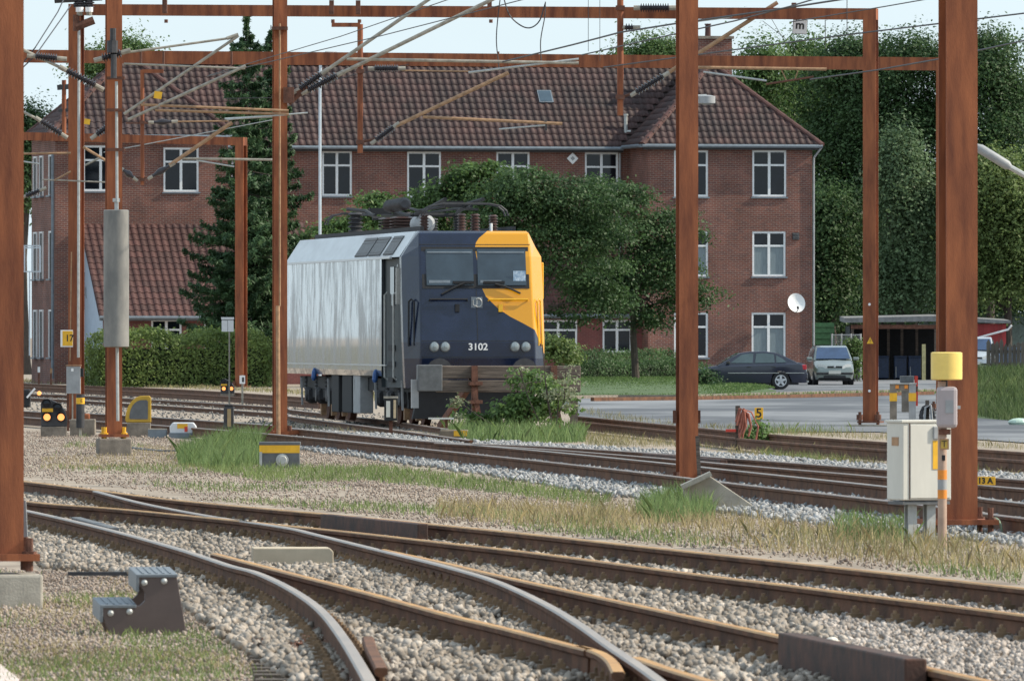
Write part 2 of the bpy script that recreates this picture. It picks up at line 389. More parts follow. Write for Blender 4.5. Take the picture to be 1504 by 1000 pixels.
# steel tie bars lying across the foreground
for lab, a, b in (('thin dark tie bar on the ballast right of the step stool', (270, 889), (390, 889)), ('thin dark tie bar on the ballast behind the step stool', (100, 842), (190, 842)), ('dark point rod running from behind the stool to the curved rail', (160, 833), (262, 833)), ('thin grey tie bar between the silver rails at the bottom', (560, 950), (700, 951))):
    p, q = G(*a, .04), G(*b, .04); o = (p + q) / 2; mb = MB(); mb.bar(p - o, q - o, .08, .03); tag(mb.build('tie_bar', M['steel_dark'], loc=o), lab, 'bar')

# middle tracks
T4, l4, o4 = track('near main track with pale ballast shoulder passing the lone rust mast',
    [([(-900, 552), (-300, 585), (34, 612), (157, 619), (300, 629), (434, 640), (617, 658), (800, 677), (993, 699), (1084, 710), (1316, 736), (1431, 750), (1504, 760), (2000, 815)], 'rail_brown'),
     ([(-900, 548), (-300, 577), (34, 603), (157, 608), (400, 624), (434, 629), (617, 646), (800, 662), (993, 681), (1084, 691), (1314, 715), (1431, 729), (1504, 738), (2000, 790)], 'rail_silver')], Dmax=150, clsides=(-1,))
T5, l5, o5 = track('second main track with dull brown rails just behind the near main track',
    [([(640, 650), (800, 659), (993, 674), (1084, 682), (1314, 701), (1431, 711), (1504, 717), (2000, 760)], 'rail_brown'),
     ([(500, 636), (650, 649), (800, 655), (948, 664), (1084, 673), (1314, 690), (1431, 698), (1504, 704), (2000, 742)], 'rail_brown')], cl=False)
T6, l6, o6 = track('siding track under the locomotive ending at the buffer stop',
    [([(-700, 548), (-300, 561), (34, 583), (123, 588), (400, 606), (434, 612), (560, 628), (640, 639), (692, 646)], 'rail_brown'),
     ([(-700, 545), (-300, 557), (34, 577), (123, 581), (400, 597), (434, 602), (560, 616), (640, 627), (740, 640)], 'rail_brown')], cl=False, zh=.11)
T7, l7, o7 = track('rusty rails of the track running in front of the big clipped hedge',
    [([(-500, 541), (34, 567), (123, 571), (270, 578), (400, 586), (470, 591)], 'rail_side'),
     ([(-500, 539), (34, 563), (123, 566), (270, 572), (400, 580), (470, 585)], 'rail_side')], cl=False)
T8, l8, o8 = track('overgrown rusty siding beside the asphalt yard on the right',
    [([(846, 618), (993, 633), (1126, 647), (1314, 661), (1504, 676), (2000, 712)], 'rail_side'),
     ([(846, 611), (993, 625), (1126, 637), (1314, 650), (1504, 664), (2000, 697)], 'rail_side')], cl=False)

# ================================================================ BALLAST (uncountable stones)
def poly_px(px, z=0): return np.array([[*G(x, y, z)[:2]] for x, y in px])
def inside(poly, pts):
    x, y = pts[:, 0], pts[:, 1]; c = np.zeros(len(pts), bool); j = len(poly) - 1
    for i in range(len(poly)):
        xi, yi = poly[i]; xj, yj = poly[j]
        hit = ((yi > y) != (yj > y)) & (x < (xj - xi) * (y - yi) / (yj - yi + 1e-12) + xi); c ^= hit; j = i
    return c
def sample(poly, dens):
    lo, hi = poly.min(0), poly.max(0); n = int((hi - lo).prod() * dens); p = rng.uniform(lo, hi, (n, 2)); return p[inside(poly, p)]
CUBE = np.array([(-1,-1,-1),(1,-1,-1),(1,1,-1),(-1,1,-1),(-1,-1,1),(1,-1,1),(1,1,1),(-1,1,1)], float)
CF = np.array([(3,2,1,0),(4,5,6,7),(0,1,5,4),(1,2,6,5),(2,3,7,6),(3,0,4,7)])
def rotmats(n):
    q = rng.normal(size=(n, 4)); q /= np.linalg.norm(q, axis=1)[:, None]; w, x, y, z = q.T
    return np.stack([1-2*(y*y+z*z), 2*(x*y-z*w), 2*(x*z+y*w), 2*(x*y+z*w), 1-2*(x*x+z*z), 2*(y*z-x*w), 2*(x*z-y*w), 2*(y*z+x*w), 1-2*(x*x+y*y)], 1).reshape(-1, 3, 3)
OCT = np.array([(1,0,0),(0,1,0),(-1,0,0),(0,-1,0),(0,0,1),(0,0,-1)], float) * 1.5
OF = np.array([(0,1,4),(1,2,4),(2,3,4),(3,0,4),(1,0,5),(2,1,5),(3,2,5),(0,3,5)])
def stones(name, label, px, dens, s0, s1, mat, zc=0.0, zj=.02, bank=None, octa=False):
    p = sample(poly_px(px), dens); n = len(p); SH, SF = (OCT, OF) if octa else (CUBE, CF); nv = len(SH)
    v = np.repeat(SH[None], n, 0) * rng.uniform(.45, 1.0, (n, nv, 3)) ; sz = rng.uniform(s0, s1, (n, 1, 1)) * rng.uniform(.6, 1.25, (n, 1, 3)) / 2 * 1.25
    v = np.einsum('nij,nkj->nki', rotmats(n), v * sz)
    z = zc + rng.uniform(-zj, zj, n)
    if bank is not None: z += bank(p)
    v[:, :, 0] += p[:, None, 0]; v[:, :, 1] += p[:, None, 1]; v[:, :, 2] += z[:, None]
    f = (SF[None] + (np.arange(n) * nv)[:, None, None]).reshape(-1, SF.shape[1])
    return tag(npmesh(name, v.reshape(-1, 3), f, mat), label, 'ballast', kind='stuff')
M['stone_warm'] = pm('warm_ballast', (.28, .235, .19), .9, 0, .3, 1.2, col2=(.38, .335, .29), island=.4)
M['stone_pink'] = pm('fine_pinkish_ballast', (.36, .305, .265), .9, 0, .25, 1.5, col2=(.42, .375, .34), island=.45)
M['stone_blue'] = pm('pale_grey_ballast', (.26, .265, .27), .9, 0, .2, 1.5, col2=(.36, .36, .36), island=.35)
M['stone_dirt'] = pm('dirt_gravel', (.26, .2, .165), .95, 0, .25, .6, col2=(.42, .345, .29), island=.25)
M['stone_dull'] = pm('dull_ballast', (.14, .13, .125), .9, 0, .25, 1.5, col2=(.24, .23, .22), island=.3)
stones('ballast', 'coarse tan and grey ballast stones among the foreground points', [(20, 712), (400, 758), (800, 797), (1000, 830), (1160, 905), (1340, 1015), (440, 1015), (330, 945), (270, 900), (190, 850), (60, 838), (20, 800)], 145, .023, .052, M['stone_warm'], .045, .02)
stones('ballast', 'fine pinkish ballast in the right foreground tracks', [(480, 764), (800, 797), (1160, 838), (1540, 882), (1540, 1020), (1340, 1020), (1160, 905), (1000, 830), (700, 800)], 240, .016, .037, M['stone_pink'], .045, .015)
stones('ballast', 'pale blue-grey ballast around the main tracks in the middle', [(400, 632), (640, 644), (860, 658), (1100, 671), (1320, 688), (1540, 703), (1540, 808), (1520, 806), (1440, 796), (1100, 762), (990, 742), (860, 724), (700, 697), (560, 677), (430, 660)], 55, .036, .07, M['stone_blue'], .03, octa=True)
stones('ballast', 'grey ballast between the far sidings on the left', [(-20, 568), (400, 584), (700, 628), (640, 640), (434, 634), (157, 613), (-20, 607)], 3.5, .03, .06, M['stone_dull'], octa=True)
stones('gravel', 'fine brown gravel along the verge behind the rear foreground rail', [(430, 655), (560, 680), (700, 700), (990, 745), (1540, 812), (1540, 862), (1504, 857), (936, 797), (800, 783), (620, 764), (420, 745), (250, 730), (420, 735), (640, 762), (700, 740), (430, 700)], 60, .012, .032, M['stone_dirt'], octa=True)
stones('gravel', 'fine gravel and dirt around the step stool', [(-20, 835), (190, 845), (270, 895), (330, 945), (450, 1015), (-20, 1015)], 280, .01, .028, M['stone_dirt'], octa=True)
stones('gravel', 'loose brownish gravel strewn over the dirt strip on the left', [(-20, 632), (240, 640), (440, 690), (900, 760), (700, 775), (420, 742), (34, 700), (-20, 695)], 50, .012, .03, M['stone_dirt'], octa=True)
# ================================================================ STATION BUILDING
BA = R(12); BL = V(((1193 - CX) / F * 407, 407, 0)); bc, bs = math.cos(BA), math.sin(BA)
def bx(px, yb):
    k = (px - CX) / F; return (k * (BL.y + yb * bc) - BL.x + yb * bs) / (bc - k * bs)
def bz(py, x, yb): return CAMZ + (HY - py) / F * (BL.y + x * bs + yb * bc)
def brick_mat(name, c1, c2, mortar, sc=1.0):
    m = bpy.data.materials.new(name); m.use_nodes = True; t = m.node_tree; n = t.nodes; L = t.links.new; b = n['Principled BSDF']; b.inputs['Roughness'].default_value = .9
    tc = n.new('ShaderNodeTexCoord'); sp = n.new('ShaderNodeSeparateXYZ'); ad = n.new('ShaderNodeMath'); ad.operation = 'ADD'; cb = n.new('ShaderNodeCombineXYZ')
    L(tc.outputs['Object'], sp.inputs[0]); L(sp.outputs[0], ad.inputs[0]); L(sp.outputs[1], ad.inputs[1]); L(ad.outputs[0], cb.inputs[0]); L(sp.outputs[2], cb.inputs[1])
    br = n.new('ShaderNodeTexBrick'); br.inputs['Scale'].default_value = 1; br.inputs['Brick Width'].default_value = .24 * sc; br.inputs['Row Height'].default_value = .08 * sc; br.inputs['Mortar Size'].default_value = .0075; br.inputs['Bias'].default_value = -.1
    br.inputs['Color1'].default_value = (*c1, 1); br.inputs['Color2'].default_value = (*c2, 1); br.inputs['Mortar'].default_value = (*mortar, 1)
    nz = n.new('ShaderNodeTexNoise'); nz.inputs['Scale'].default_value = .8; nz.inputs['Detail'].default_value = 8; mr = n.new('ShaderNodeMapRange'); mr.inputs[1].default_value = .3; mr.inputs[2].default_value = .7; mr.inputs[3].default_value = .72; mr.inputs[4].default_value = 1.28
    mm = n.new('ShaderNodeMix'); mm.data_type = 'RGBA'; mm.blend_type = 'MULTIPLY'; mm.inputs['Factor'].default_value = 1
    L(cb.outputs[0], br.inputs['Vector']); L(tc.outputs['Object'], nz.inputs['Vector']); L(nz.outputs['Fac'], mr.inputs[0]); L(br.outputs['Color'], mm.inputs['A']); L(mr.outputs[0], mm.inputs['B']); L(mm.outputs['Result'], b.inputs['Base Color'])
    bp = n.new('ShaderNodeBump'); bp.inputs['Strength'].default_value = .5; bp.inputs['Distance'].default_value = .01; bp.invert = True; L(br.outputs['Fac'], bp.inputs['Height']); L(bp.outputs[0], b.inputs['Normal'])
    return m
M['brick'] = brick_mat('red_brick', (.178, .063, .044), (.11, .045, .038), (.26, .21, .18))
M['brick_red'] = brick_mat('painted_red_brick', (.18, .056, .05), (.14, .047, .045), (.2, .1, .085))
M['tile'] = pm('clay_pantile', (.036, .021, .022), .7, 0, .2, .5, col2=(.066, .03, .027), island=.26)
M['tile_red'] = pm('red_clay_pantile', (.066, .027, .024), .75, 0, .2, .6, col2=(.10, .038, .03), island=.26)
M['tile_base'] = pm('under_tiles', (.04, .028, .026), .9, 0, .2, 2)
M['gutter'] = pm('zinc_gutter', (.16, .19, .22), .5, .2, .15, 5)
bld = thing('station_building', 'three storey red brick building with tiled hipped wings and white windows', 'building', BL, BA)
def wall(name, x0, x1, z0, z1, yb, wins, mat, left=None):
    """front wall with real window openings; wins = (x0, x1, z0, z1)"""
    mb = MB(); xs = sorted({x0, x1, *[w[0] for w in wins], *[w[1] for w in wins]}); zs = sorted({z0, z1, *[w[2] for w in wins], *[w[3] for w in wins]})
    for xa, xb in zip(xs, xs[1:]):
        for za, zb in zip(zs, zs[1:]):
            cx, cz = (xa + xb) / 2, (za + zb) / 2
            if any(w[0] < cx < w[1] and w[2] < cz < w[3] for w in wins): continue
            mb.add([(xa, yb, za), (xb, yb, za), (xb, yb, zb), (xa, yb, zb)], [(0, 1, 2, 3)])
    for a, b, c, d in wins:
        y2 = yb + .16
        mb.add([(a, yb, c), (b, yb, c), (b, yb, d), (a, yb, d), (a, y2, c), (b, y2, c), (b, y2, d), (a, y2, d)], [(0, 4, 5, 1), (1, 5, 6, 2), (2, 6, 7, 3), (3, 7, 4, 0)])
    return mb.build(name, mat, bld)
def window(a, b, c, d, yb, split=.32, cols=2, lower='glass_dark', upper='glass_dark', sill=True):
    fw = .085; y0, y1 = yb + .03, yb + .10; mb = MB(); o = V(((a + b) / 2, yb, c)); W, Hh = b - a, d - c
    def fb(x0, x1, z0, z1, e=0): mb.box(((x0+x1)/2, (y0+y1)/2 - yb - e/2, (z0+z1)/2), (x1-x0, y1-y0+e, z1-z0))
    fb(-W/2, W/2, 0, fw, .004); fb(-W/2, W/2, Hh-fw, Hh, .004); fb(-W/2, -W/2+fw, fw, Hh-fw); fb(W/2-fw, W/2, fw, Hh-fw)
    zs = Hh * (1 - split); fb(-W/2+fw, W/2-fw, zs - .04, zs + .04, .006)
    if cols == 2: fb(-.055, .055, fw, zs - .04, .003); fb(-.055, .055, zs + .04, Hh-fw, .003)
    w = mb.build('window', M['white'], bld, loc=o)
    xs = [(-W/2+fw, -.055), (.055, W/2-fw)] if cols == 2 else [(-W/2+fw, W/2-fw)]
    for x0, x1 in xs:
        for z0, z1, mt in ((fw, zs - .04, lower), (zs + .04, Hh - fw, upper)):
            p = MB(); p.box(((x0+x1)/2, y1 - yb - .015, (z0+z1)/2), (x1-x0, .02, z1-z0)); p.build('pane', M[mt], w)
    if sill: s = MB(); s.box((0, .0, -.04), (W + .12, .16, .06)); s.build('sill', M['gutter'], w)
def winpx(px0, px1, py0, py1, yb):
    a, b = bx(px0, yb), bx(px1, yb); xm = (a + b) / 2; return (a, b, bz(py1, xm, yb), bz(py0, xm, yb))
# ---- right wing
YM = 3.6                                                    # main block stands back
xr, xl = bx(1193, 0), bx(952, 0); zev = bz(214, (xr+xl)/2, 0)
ww = [winpx(1105, 1155, 221, 289, 0), winpx(1105, 1154, 340, 406, 0), winpx(1104, 1154, 459, 525, 0), winpx(990, 1040, 221, 289, 0), winpx(990, 1040, 340, 406, 0), winpx(990, 1040, 459, 525, 0)]
wall('wall', xl, xr, -.3, zev, 0, ww, M['brick'])
for i, w in enumerate(ww): window(*w, 0, lower='curtain' if i in (1, 2, 4) else 'glass_dark')
mb = MB(); mb.add([(xl, 0, -.3), (xl, YM + 6, -.3), (xl, YM + 6, zev), (xl, 0, zev)], [(0, 1, 2, 3)]); mb.add([(xr, 0, -.3), (xr, 14, -.3), (xr, 14, zev), (xr, 0, zev)], [(0, 1, 2, 3)]); mb.build('wing_wall', M['brick'], bld)
mb = MB(); mb.box(((xl+xr)/2, .06, .2), (xr-xl+.08, .2, .7)); mb.build('plinth', M['concrete_dk'], bld)
# ---- main block
xm0, xm1 = bx(320, YM), xl; zem = bz(217, bx(680, YM), YM)
mw = [winpx(473, 517, 222, 288, YM), winpx(598, 648, 223, 290, YM), winpx(729, 778, 223, 290, YM), winpx(859, 908, 224, 291, YM), winpx(340, 388, 217, 283, YM)]
wall('wall', xm0, xm1, -.3, zem, YM, mw, M['brick'])
for w in mw: window(*w, YM)
# ---- left wing
YL = -1.0; xa, xb = bx(81, YL), bx(335, YL); zel = bz(200, (xa+xb)/2, YL)
lw = [winpx(122, 174, 214, 281, YL), winpx(240, 292, 217, 282, YL)]; ls = [winpx(122, 150, 333, 400, YL), winpx(122, 146, 455, 522, YL)]
wall('wall', xa, xb, -.3, zel, YL, lw + ls, M['brick'])
for w in lw: window(*w, YL)
for w in ls: window(*w, YL, cols=1)
mb = MB(); mb.add([(xb, YL, -.3), (xb, YM + 1, -.3), (xb, YM + 1, zel), (xb, YL, zel)], [(0, 1, 2, 3)]); mb.add([(xa, YL, -.3), (xa, YL + 6.2, -.3), (xa, YL + 6.2, zel), (xa, YL, zel)], [(0, 1, 2, 3)]); mb.build('wing_wall', M['brick'], bld)
# narrow windows on the end wall of the left wing, seen almost edge-on
for zz0, zz1 in ((7.9, 9.6), (4.4, 6.4), (1.1, 3.1)):
    for y0 in (-.5, 2.0, 3.6):
        mb = MB(); mb.box((-.03, .04, (zz1-zz0)/2), (.07, .07, zz1-zz0)); mb.box((-.03, .86, (zz1-zz0)/2), (.07, .07, zz1-zz0)); mb.box((-.02, .45, zz1-zz0-.04), (.05, .9, .07)); w = mb.build('window', M['white'], bld, loc=(xa, y0, zz0))
        p = MB(); p.box((-.008, .45, (zz1-zz0)/2), (.01, .76, zz1-zz0-.1)); p.build('pane', M['black'], w)
        s = MB(); s.box((-.07, .45, -.04), (.2, 1.0, .06)); s.build('sill', M['gutter'], w)
for y0 in (-.92,):
    mb = MB(); mb.cyl((xa - .1, y0, .2), (xa - .1, y0, 9.6), .06, n=8); mb.build('downpipe', M['gutter'], bld)
# ---- pantiles
tw, tl = .30, .40
def tile_mesh(mat):
    mb = MB(); pr = [(-.15, .0), (-.11, .034), (-.05, .048), (.01, .034), (.05, .01), (.10, .0), (.15, .009)]; n = len(pr)
    vs = [(x, 0, z + .028) for x, z in pr] + [(x, tl + .05, z + .0) for x, z in pr] + [(x, 0, z - .0) for x, z in pr]
    fs = [(i, i+1, n+i+1, n+i) for i in range(n-1)] + [(2*n+i, 2*n+i+1, i+1, i) for i in range(n-1)]
    mb.add(vs, fs); return mb.mesh('roof_tile', mat)
tile_me, tile_me_red = tile_mesh(M['tile']), tile_mesh(M['tile_red'])
TILES = []
def roof_plane(O, A, B, poly, me):
    """O eave origin, A along the eave, B up the slope (unit); poly convex in (a, b)"""
    O, A, B = V(O), V(A).normalized(), V(B).normalized(); N = A.cross(B); P2 = np.array(poly, float)
    lo, hi = P2.min(0), P2.max(0); j = 0; bb = lo[1] + .02
    while bb < hi[1]:
        aa = math.floor(lo[0] / tw) * tw
        while aa < hi[0]:
            if inside(P2, np.array([[aa + tw/2, bb + .12]]))[0]:
                Mx = Matrix((( A.x, B.x, N.x, 0), (A.y, B.y, N.y, 0), (A.z, B.z, N.z, 0), (0, 0, 0, 1))); Mx.translation = O + A * (aa + tw/2) + B * bb; TILES.append((Mx, me))
            aa += tw
        bb += tl
    mb = MB(); mb.add([O + A * a + B * b - N * .03 for a, b in poly], [tuple(range(len(poly)))]); return mb
OH = .35
def slope(run, rise): l = math.hypot(run, rise); return run / l, rise / l, l
rb = MB(); 
def addroof(mb): rb.add(mb.v, mb.f)
ridges = []
# right wing hip
W = xr - xl + 2 * OH; h2 = W / 2; rise = bz(94, (xl+xr)/2, h2) - zev; cr, sr, sl_ = slope(h2, rise); ez = zev + .02
addroof(roof_plane((xl-OH, -OH, ez), (1, 0, 0), (0, cr, sr), [(0, 0), (W, 0), (h2, sl_)], tile_me))
dm = YM - OH - (-OH)                                        # distance between the wing eave and the main eave
addroof(roof_plane((xl-OH, YM-OH, ez), (0, -1, 0), (cr, 0, sr), [(0, 0), (dm, 0), (dm - h2, sl_), (-h2, sl_)], tile_me))
addroof(roof_plane((xr+OH, -OH, ez), (0, 1, 0), (-cr, 0, sr), [(0, 0), (14, 0), (14, sl_), (h2, sl_)], tile_me)); del TILES[-1]
TILES[:] = [t for t in TILES if not (t[0].to_3x3() @ V((0, 1, 0))).x < -.1]
ap = V((xl-OH+h2, -OH+h2, ez+rise)); ridges += [((xl-OH, -OH, ez), ap), ((xr+OH, -OH, ez), ap), (ap, ap + V((0, dm + .3, 0)))]
# left wing hip
WL = xb - xa + 2 * OH; hl = WL / 2; riseL = bz(82, (xa+xb)/2, YL+hl) - zel; crl, srl, sll = slope(hl, riseL); ezl = zel + .02
addroof(roof_plane((xa-OH, YL-OH, ezl), (1, 0, 0), (0, crl, srl), [(0, 0), (WL, 0), (hl, sll)], tile_me))
dl = YM - YL
nn_ = len(TILES); addroof(roof_plane((xb+OH, YL-OH, ezl), (0, 1, 0), (-crl, 0, srl), [(0, 0), (dl, 0), (hl, sll)], tile_me))
del TILES[nn_:]
dl2 = 6.2 + 2 * OH; addroof(roof_plane((xa-OH, YL-OH+dl2, ezl), (0, -1, 0), (crl, 0, srl), [(0, 0), (dl2, 0), (dl2 - hl, sll)], tile_me))
apl = V((xa-OH+hl, YL-OH+hl, ezl+riseL)); ridges += [((xa-OH, YL-OH, ezl), apl), ((xb+OH, YL-OH, ezl), apl), ((xa-OH, YL-OH+dl2, ezl), apl)]
# main roof
ezm = zem + .02; x0m, x1m = xb + OH - 1.0, xl - OH; Lm = x1m - x0m
addroof(roof_plane((x0m, YM-OH, ezm), (1, 0, 0), (0, cr, sr), [(0, 0), (Lm, 0), (Lm + h2, sl_), (-2.6, sl_)], tile_me))
TILES_MAIN_END = len(TILES)
ridges += [(V((x0m - 2.6, YM-OH+h2, ezm+rise)), V((x1m + h2, YM-OH+h2, ezm+rise)))]
mb = MB(); mb.add([(x0m-2.6, YM-OH+h2, ezm+rise-.03), (x1m+h2, YM-OH+h2, ezm+rise-.03), (x1m+h2, YM-OH+2*h2, ezm), (x0m, YM-OH+2*h2, ezm)], [(0, 1, 2, 3)]); addroof(mb)
# annexes: lean-to roofs with red tiles
def annex(px0, px1, py_eave, py_top, ywall, depth, wins, blue_end=False):
    yf = ywall - depth; a, b = bx(px0, yf), bx(px1, yf); ze = bz(py_eave, (a+b)/2, yf); zt = bz(py_top, (a+b)/2, ywall); c_, s_, l_ = slope(depth + .3, zt - ze)
    wl = [winpx(*w, yf) for w in wins]; wall('annex_wall', a, b, -.3, ze, yf, wl, M['brick_red'])
    for w in wl: window(*w, yf, split=.3, sill=False)
    addroof(roof_plane((a - .2, yf - .3, ze), (1, 0, 0), (0, c_, s_), [(0, 0), (b-a+.4, 0), (b-a+.4, l_), (0, l_)], tile_me_red))
    mb = MB(); mb.add([(a, yf, -.3), (a, ywall, -.3), (a, ywall, zt - .05), (a, yf, ze - .02)], [(0, 1, 2, 3)]); mb.add([(b, yf, -.3), (b, ywall, -.3), (b, ywall, zt - .05), (b, yf, ze - .02)], [(0, 1, 2, 3)])
    mb.build('annex_end_wall', pm('pale_blue_render', (.42, .5, .6), .8, 0, .06, 3) if blue_end else M['brick_red'], bld)
    g = MB(); g.cyl((a - .2, yf - .36, ze - .02), (b + .2, yf - .36, ze - .02), .075, n=8); g.box(((a+b)/2, yf - .12, ze - .1), (b - a + .3, .3, .08)); g.build('gutter', M['gutter'], bld)
    return a, b, yf, ze
annex(151, 470, 466, 332, YL - .02, 4.6, [(222, 267, 469, 520), (300, 322, 469, 520), (378, 424, 472, 520)], True)
annex(640, 966, 463, 380, YM - .02, 2.4, [(792, 848, 470, 519), (885, 928, 470, 518), (690, 735, 470, 519)])
mb = MB(); xx = bx(967, 1.0); mb.cyl((xx, 1.0, 0), (xx, 1.0, 3.0), .05, n=8); mb.build('downpipe', M['white'], bld)
rb.build('roof_deck', M['tile_base'], bld)
# gutters and eaves boards
mb = MB(); mb.cyl((xl-OH, -OH-.05, zev-.03), (xr+OH, -OH-.05, zev-.03), .08, n=8); mb.cyl((xl-OH-.05, -OH, zev-.03), (xl-OH-.05, YM-OH, zev-.03), .08, n=8)
mb.cyl((x0m, YM-OH-.05, zem-.03), (x1m, YM-OH-.05, zem-.03), .08, n=8); mb.cyl((xa-OH, YL-OH-.05, zel-.03), (xb+OH, YL-OH-.05, zel-.03), .08, n=8); mb.build('gutter', M['gutter'], bld, smooth=True)
mb = MB(); mb.box(((xl+xr)/2, -.14, zev-.13), (xr-xl+.5, .24, .1)); mb.box(((x0m+x1m)/2, YM-.14, zem-.13), (Lm, .24, .1)); mb.box(((xa+xb)/2, YL-.14, zel-.13), (xb-xa+.5, .24, .1)); mb.build('eaves_board', M['steel_dark'], bld)
mb = MB(); mb.tube([(xr+.3, -OH, zev-.1), (xr+.05, -.1, zev-.5), (xr+.05, -.06, zev-.7), (xr+.05, -.06, .2)], .045); mb.build('downpipe', M['grey'], bld)
mb = MB(); xx = xl - .45; mb.cyl((xx, YM-.1, .2), (xx, YM-.1, zem-.2), .05, n=8); mb.build('downpipe', M['grey'], bld)
# ridge tiles
rc_ = MB(); pr = [( .16*math.cos(a), .16*math.sin(a)) for a in np.linspace(-.2, math.pi+.2, 7)]
rc_.add([(x, 0, z*.8) for x, z in pr] + [(x*.88, .5, z*.72) for x, z in pr], [(i, i+1, 8+i, 7+i) for i in range(6)] + [tuple(range(7))]); ridge_me = rc_.mesh('ridge_tile', M['tile_red'])
for a, b in ridges:
    a, b = V(a), V(b); d = (b - a).normalized(); x = d.cross(V((0, 0, 1))).normalized(); n_ = x.cross(d); k = int((b - a).length / .44)
    for i in range(k):
        Mx = Matrix(((x.x, d.x, n_.x, 0), (x.y, d.y, n_.y, 0), (x.z, d.z, n_.z, 0), (0, 0, 0, 1))); Mx.translation = a + d * i * .44
        o = bpy.data.objects.new('ridge_tile', ridge_me); COL.objects.link(o); o.parent = bld; o.matrix_local = Mx
# the 300 tiles that show largest are parts, the rest one joined part
vis = [t for t in TILES]; Mb = Matrix.Translation(BL) @ Matrix.Rotation(BA, 4, 'Z')
def tkey(t):
    p = Mb @ t[0].translation; px = CX + F * p.x / p.y; py = HY - F * (p.z - CAMZ) / p.y
    hid = (py < 106) or (430 < px < 900 and py > 240) or px < 34 or (300 < px < 440)
    return (hid, p.y)
vis.sort(key=tkey)
for Mx, me in vis[:300]:
    o = bpy.data.objects.new('roof_tile', me); COL.objects.link(o); o.parent = bld; o.matrix_local = Mx
for me, mt in ((tile_me, M['tile']), (tile_me_red, M['tile_red'])):
    rest = [t[0] for t in vis[300:] if t[1] is me]
    if not rest: continue
    nv = len(me.vertices); co = np.zeros(nv*3); me.vertices.foreach_get('co', co); co = np.c_[co.reshape(-1, 3), np.ones(nv)]; fq = np.array([list(p.vertices) for p in me.polygons])
    vv = np.concatenate([(np.array(Mx) @ co.T).T[:, :3] for Mx in rest]); ff = np.concatenate([fq + i * nv for i in range(len(rest))])
    o = npmesh('roof_tiles', vv, ff, mt, bld); o['kind'] = 'stuff'
# chimney, skylight, vent pipe
def blocal(px, py, yb): x = bx(px, yb); return V((x, yb, bz(py, x, yb)))
c = blocal(1048, 100, 5.0); mb = MB(); mb.box((0, 0, .55), (1.45, .8, 2.6)); ch = mb.build('chimney', M['brick'], bld, loc=c + V((0, 0, -.6)))
mb = MB(); mb.box((0, 0, 1.9), (1.6, .95, .12)); mb.build('chimney_cap', M['concrete_dk'], ch); mb = MB(); mb.lathe((-.25, 0, 1.95), (-.25, 0, 2.5), [(.13, 0), (.12, .9), (.15, .92), (.15, 1)], 10); mb.build('chimney_pot', M['tile_red'], ch)
yk = 5.55; c = blocal(801, 144, yk); t_ = math.atan2(sr, cr); mb = MB(); mb.box((0, 0, .06), (.62, .78, .09), rx=0); sk = mb.build('skylight', M['gutter'], bld, loc=V((c.x, YM-OH+(c.z-ezm)*cr/sr, c.z))); sk.rotation_euler = (t_, 0, 0)
mb = MB(); mb.box((0, 0, .11), (.52, .68, .012)); mb.build('pane', pm('skylight_glass', (.05, .08, .11), .1, 0, .1, 3), sk)
c = blocal(919, 195, 4.0); mb = MB(); mb.cyl((0, 0, -.3), (0, 0, .75), .08, n=10); mb.cyl((0, 0, .72), (0, 0, .8), .11, n=10); mb.cyl((0, -.02, .05), (.2, -.1, .05), .05); mb.build('vent_pipe', M['galv'], bld, loc=c, smooth=True)
# things fixed to the wall
c = blocal(1169, 347, -.02); mb = MB(); mb.box((0, 0, 0), (.3, .06, .3)); v_ = mb.build('wall_vent', M['steel_dark'], bld, loc=c)
for i in range(4): s = MB(); s.box((0, -.04, -.1 + i * .065), (.26, .03, .02), rx=.5); s.build('slat', M['greydark'], v_)
def dish(label, px, py, yb, r, mat, tilt):
    w = Mb @ blocal(px, py, yb); t = thing('satellite_dish', label, 'satellite dish', w, BA)
    mb = MB(); pr = [(0.001, .0), (r*.5, .012), (r*.8, .035), (r, .06), (r, .07), (r*.8, .045), (r*.5, .022), (.001, .01)]
    n = 20; vs = []; 
    for q, d in pr:
        for i in range(n): a = 6.2832*i/n; vs.append((q*math.cos(a), -d*2.2, q*math.sin(a)*1.05))
    mb.add(vs, [(j*n+i, j*n+(i+1)%n, (j+1)*n+(i+1)%n, (j+1)*n+i) for j in range(len(pr)-1) for i in range(n)]); o = mb.build('reflector', mat, t, smooth=True); o.rotation_euler = (-.25, 0, tilt)
    mb = MB(); mb.tube([(0, -.05, -r*.95), (.02, -.35, -r*.75), (.02, -.42, -r*.55)], .02); mb.cyl((.02, -.42, -r*.5), (.02, -.36, -r*.36), .05, n=8); mb.build('feed_arm', M['steel_dark'], t)
    mb = MB(); mb.tube([(0, .0, 0), (0, .2, -.05), (0, .4, -.05)], .03); mb.build('bracket', M['steel_dark'], t)
dish('white satellite dish on the brick wall of the right wing', 1168, 446, -.4, .40, M['whitesign'], .15)
dish('grey satellite dish half hidden by the blue annex wall of the left wing', 139, 430, YL - .5, .42, M['grey'], -.3)
w = Mb @ blocal(841, 233, YM - .05); mb = MB(); mb.box((0, 0, 0), (.36, .04, .36), ry=R(45)); o = tag(mb.build('diamond_sign', M['whitesign'], loc=w, rz=BA, bev=.01), 'small white diamond sign on the upper brick wall of the main block', 'sign')
mb = MB(); mb.box((0, -.026, 0), (.14, .006, .14), ry=R(45)); mb.build('emblem', M['grey'], o)
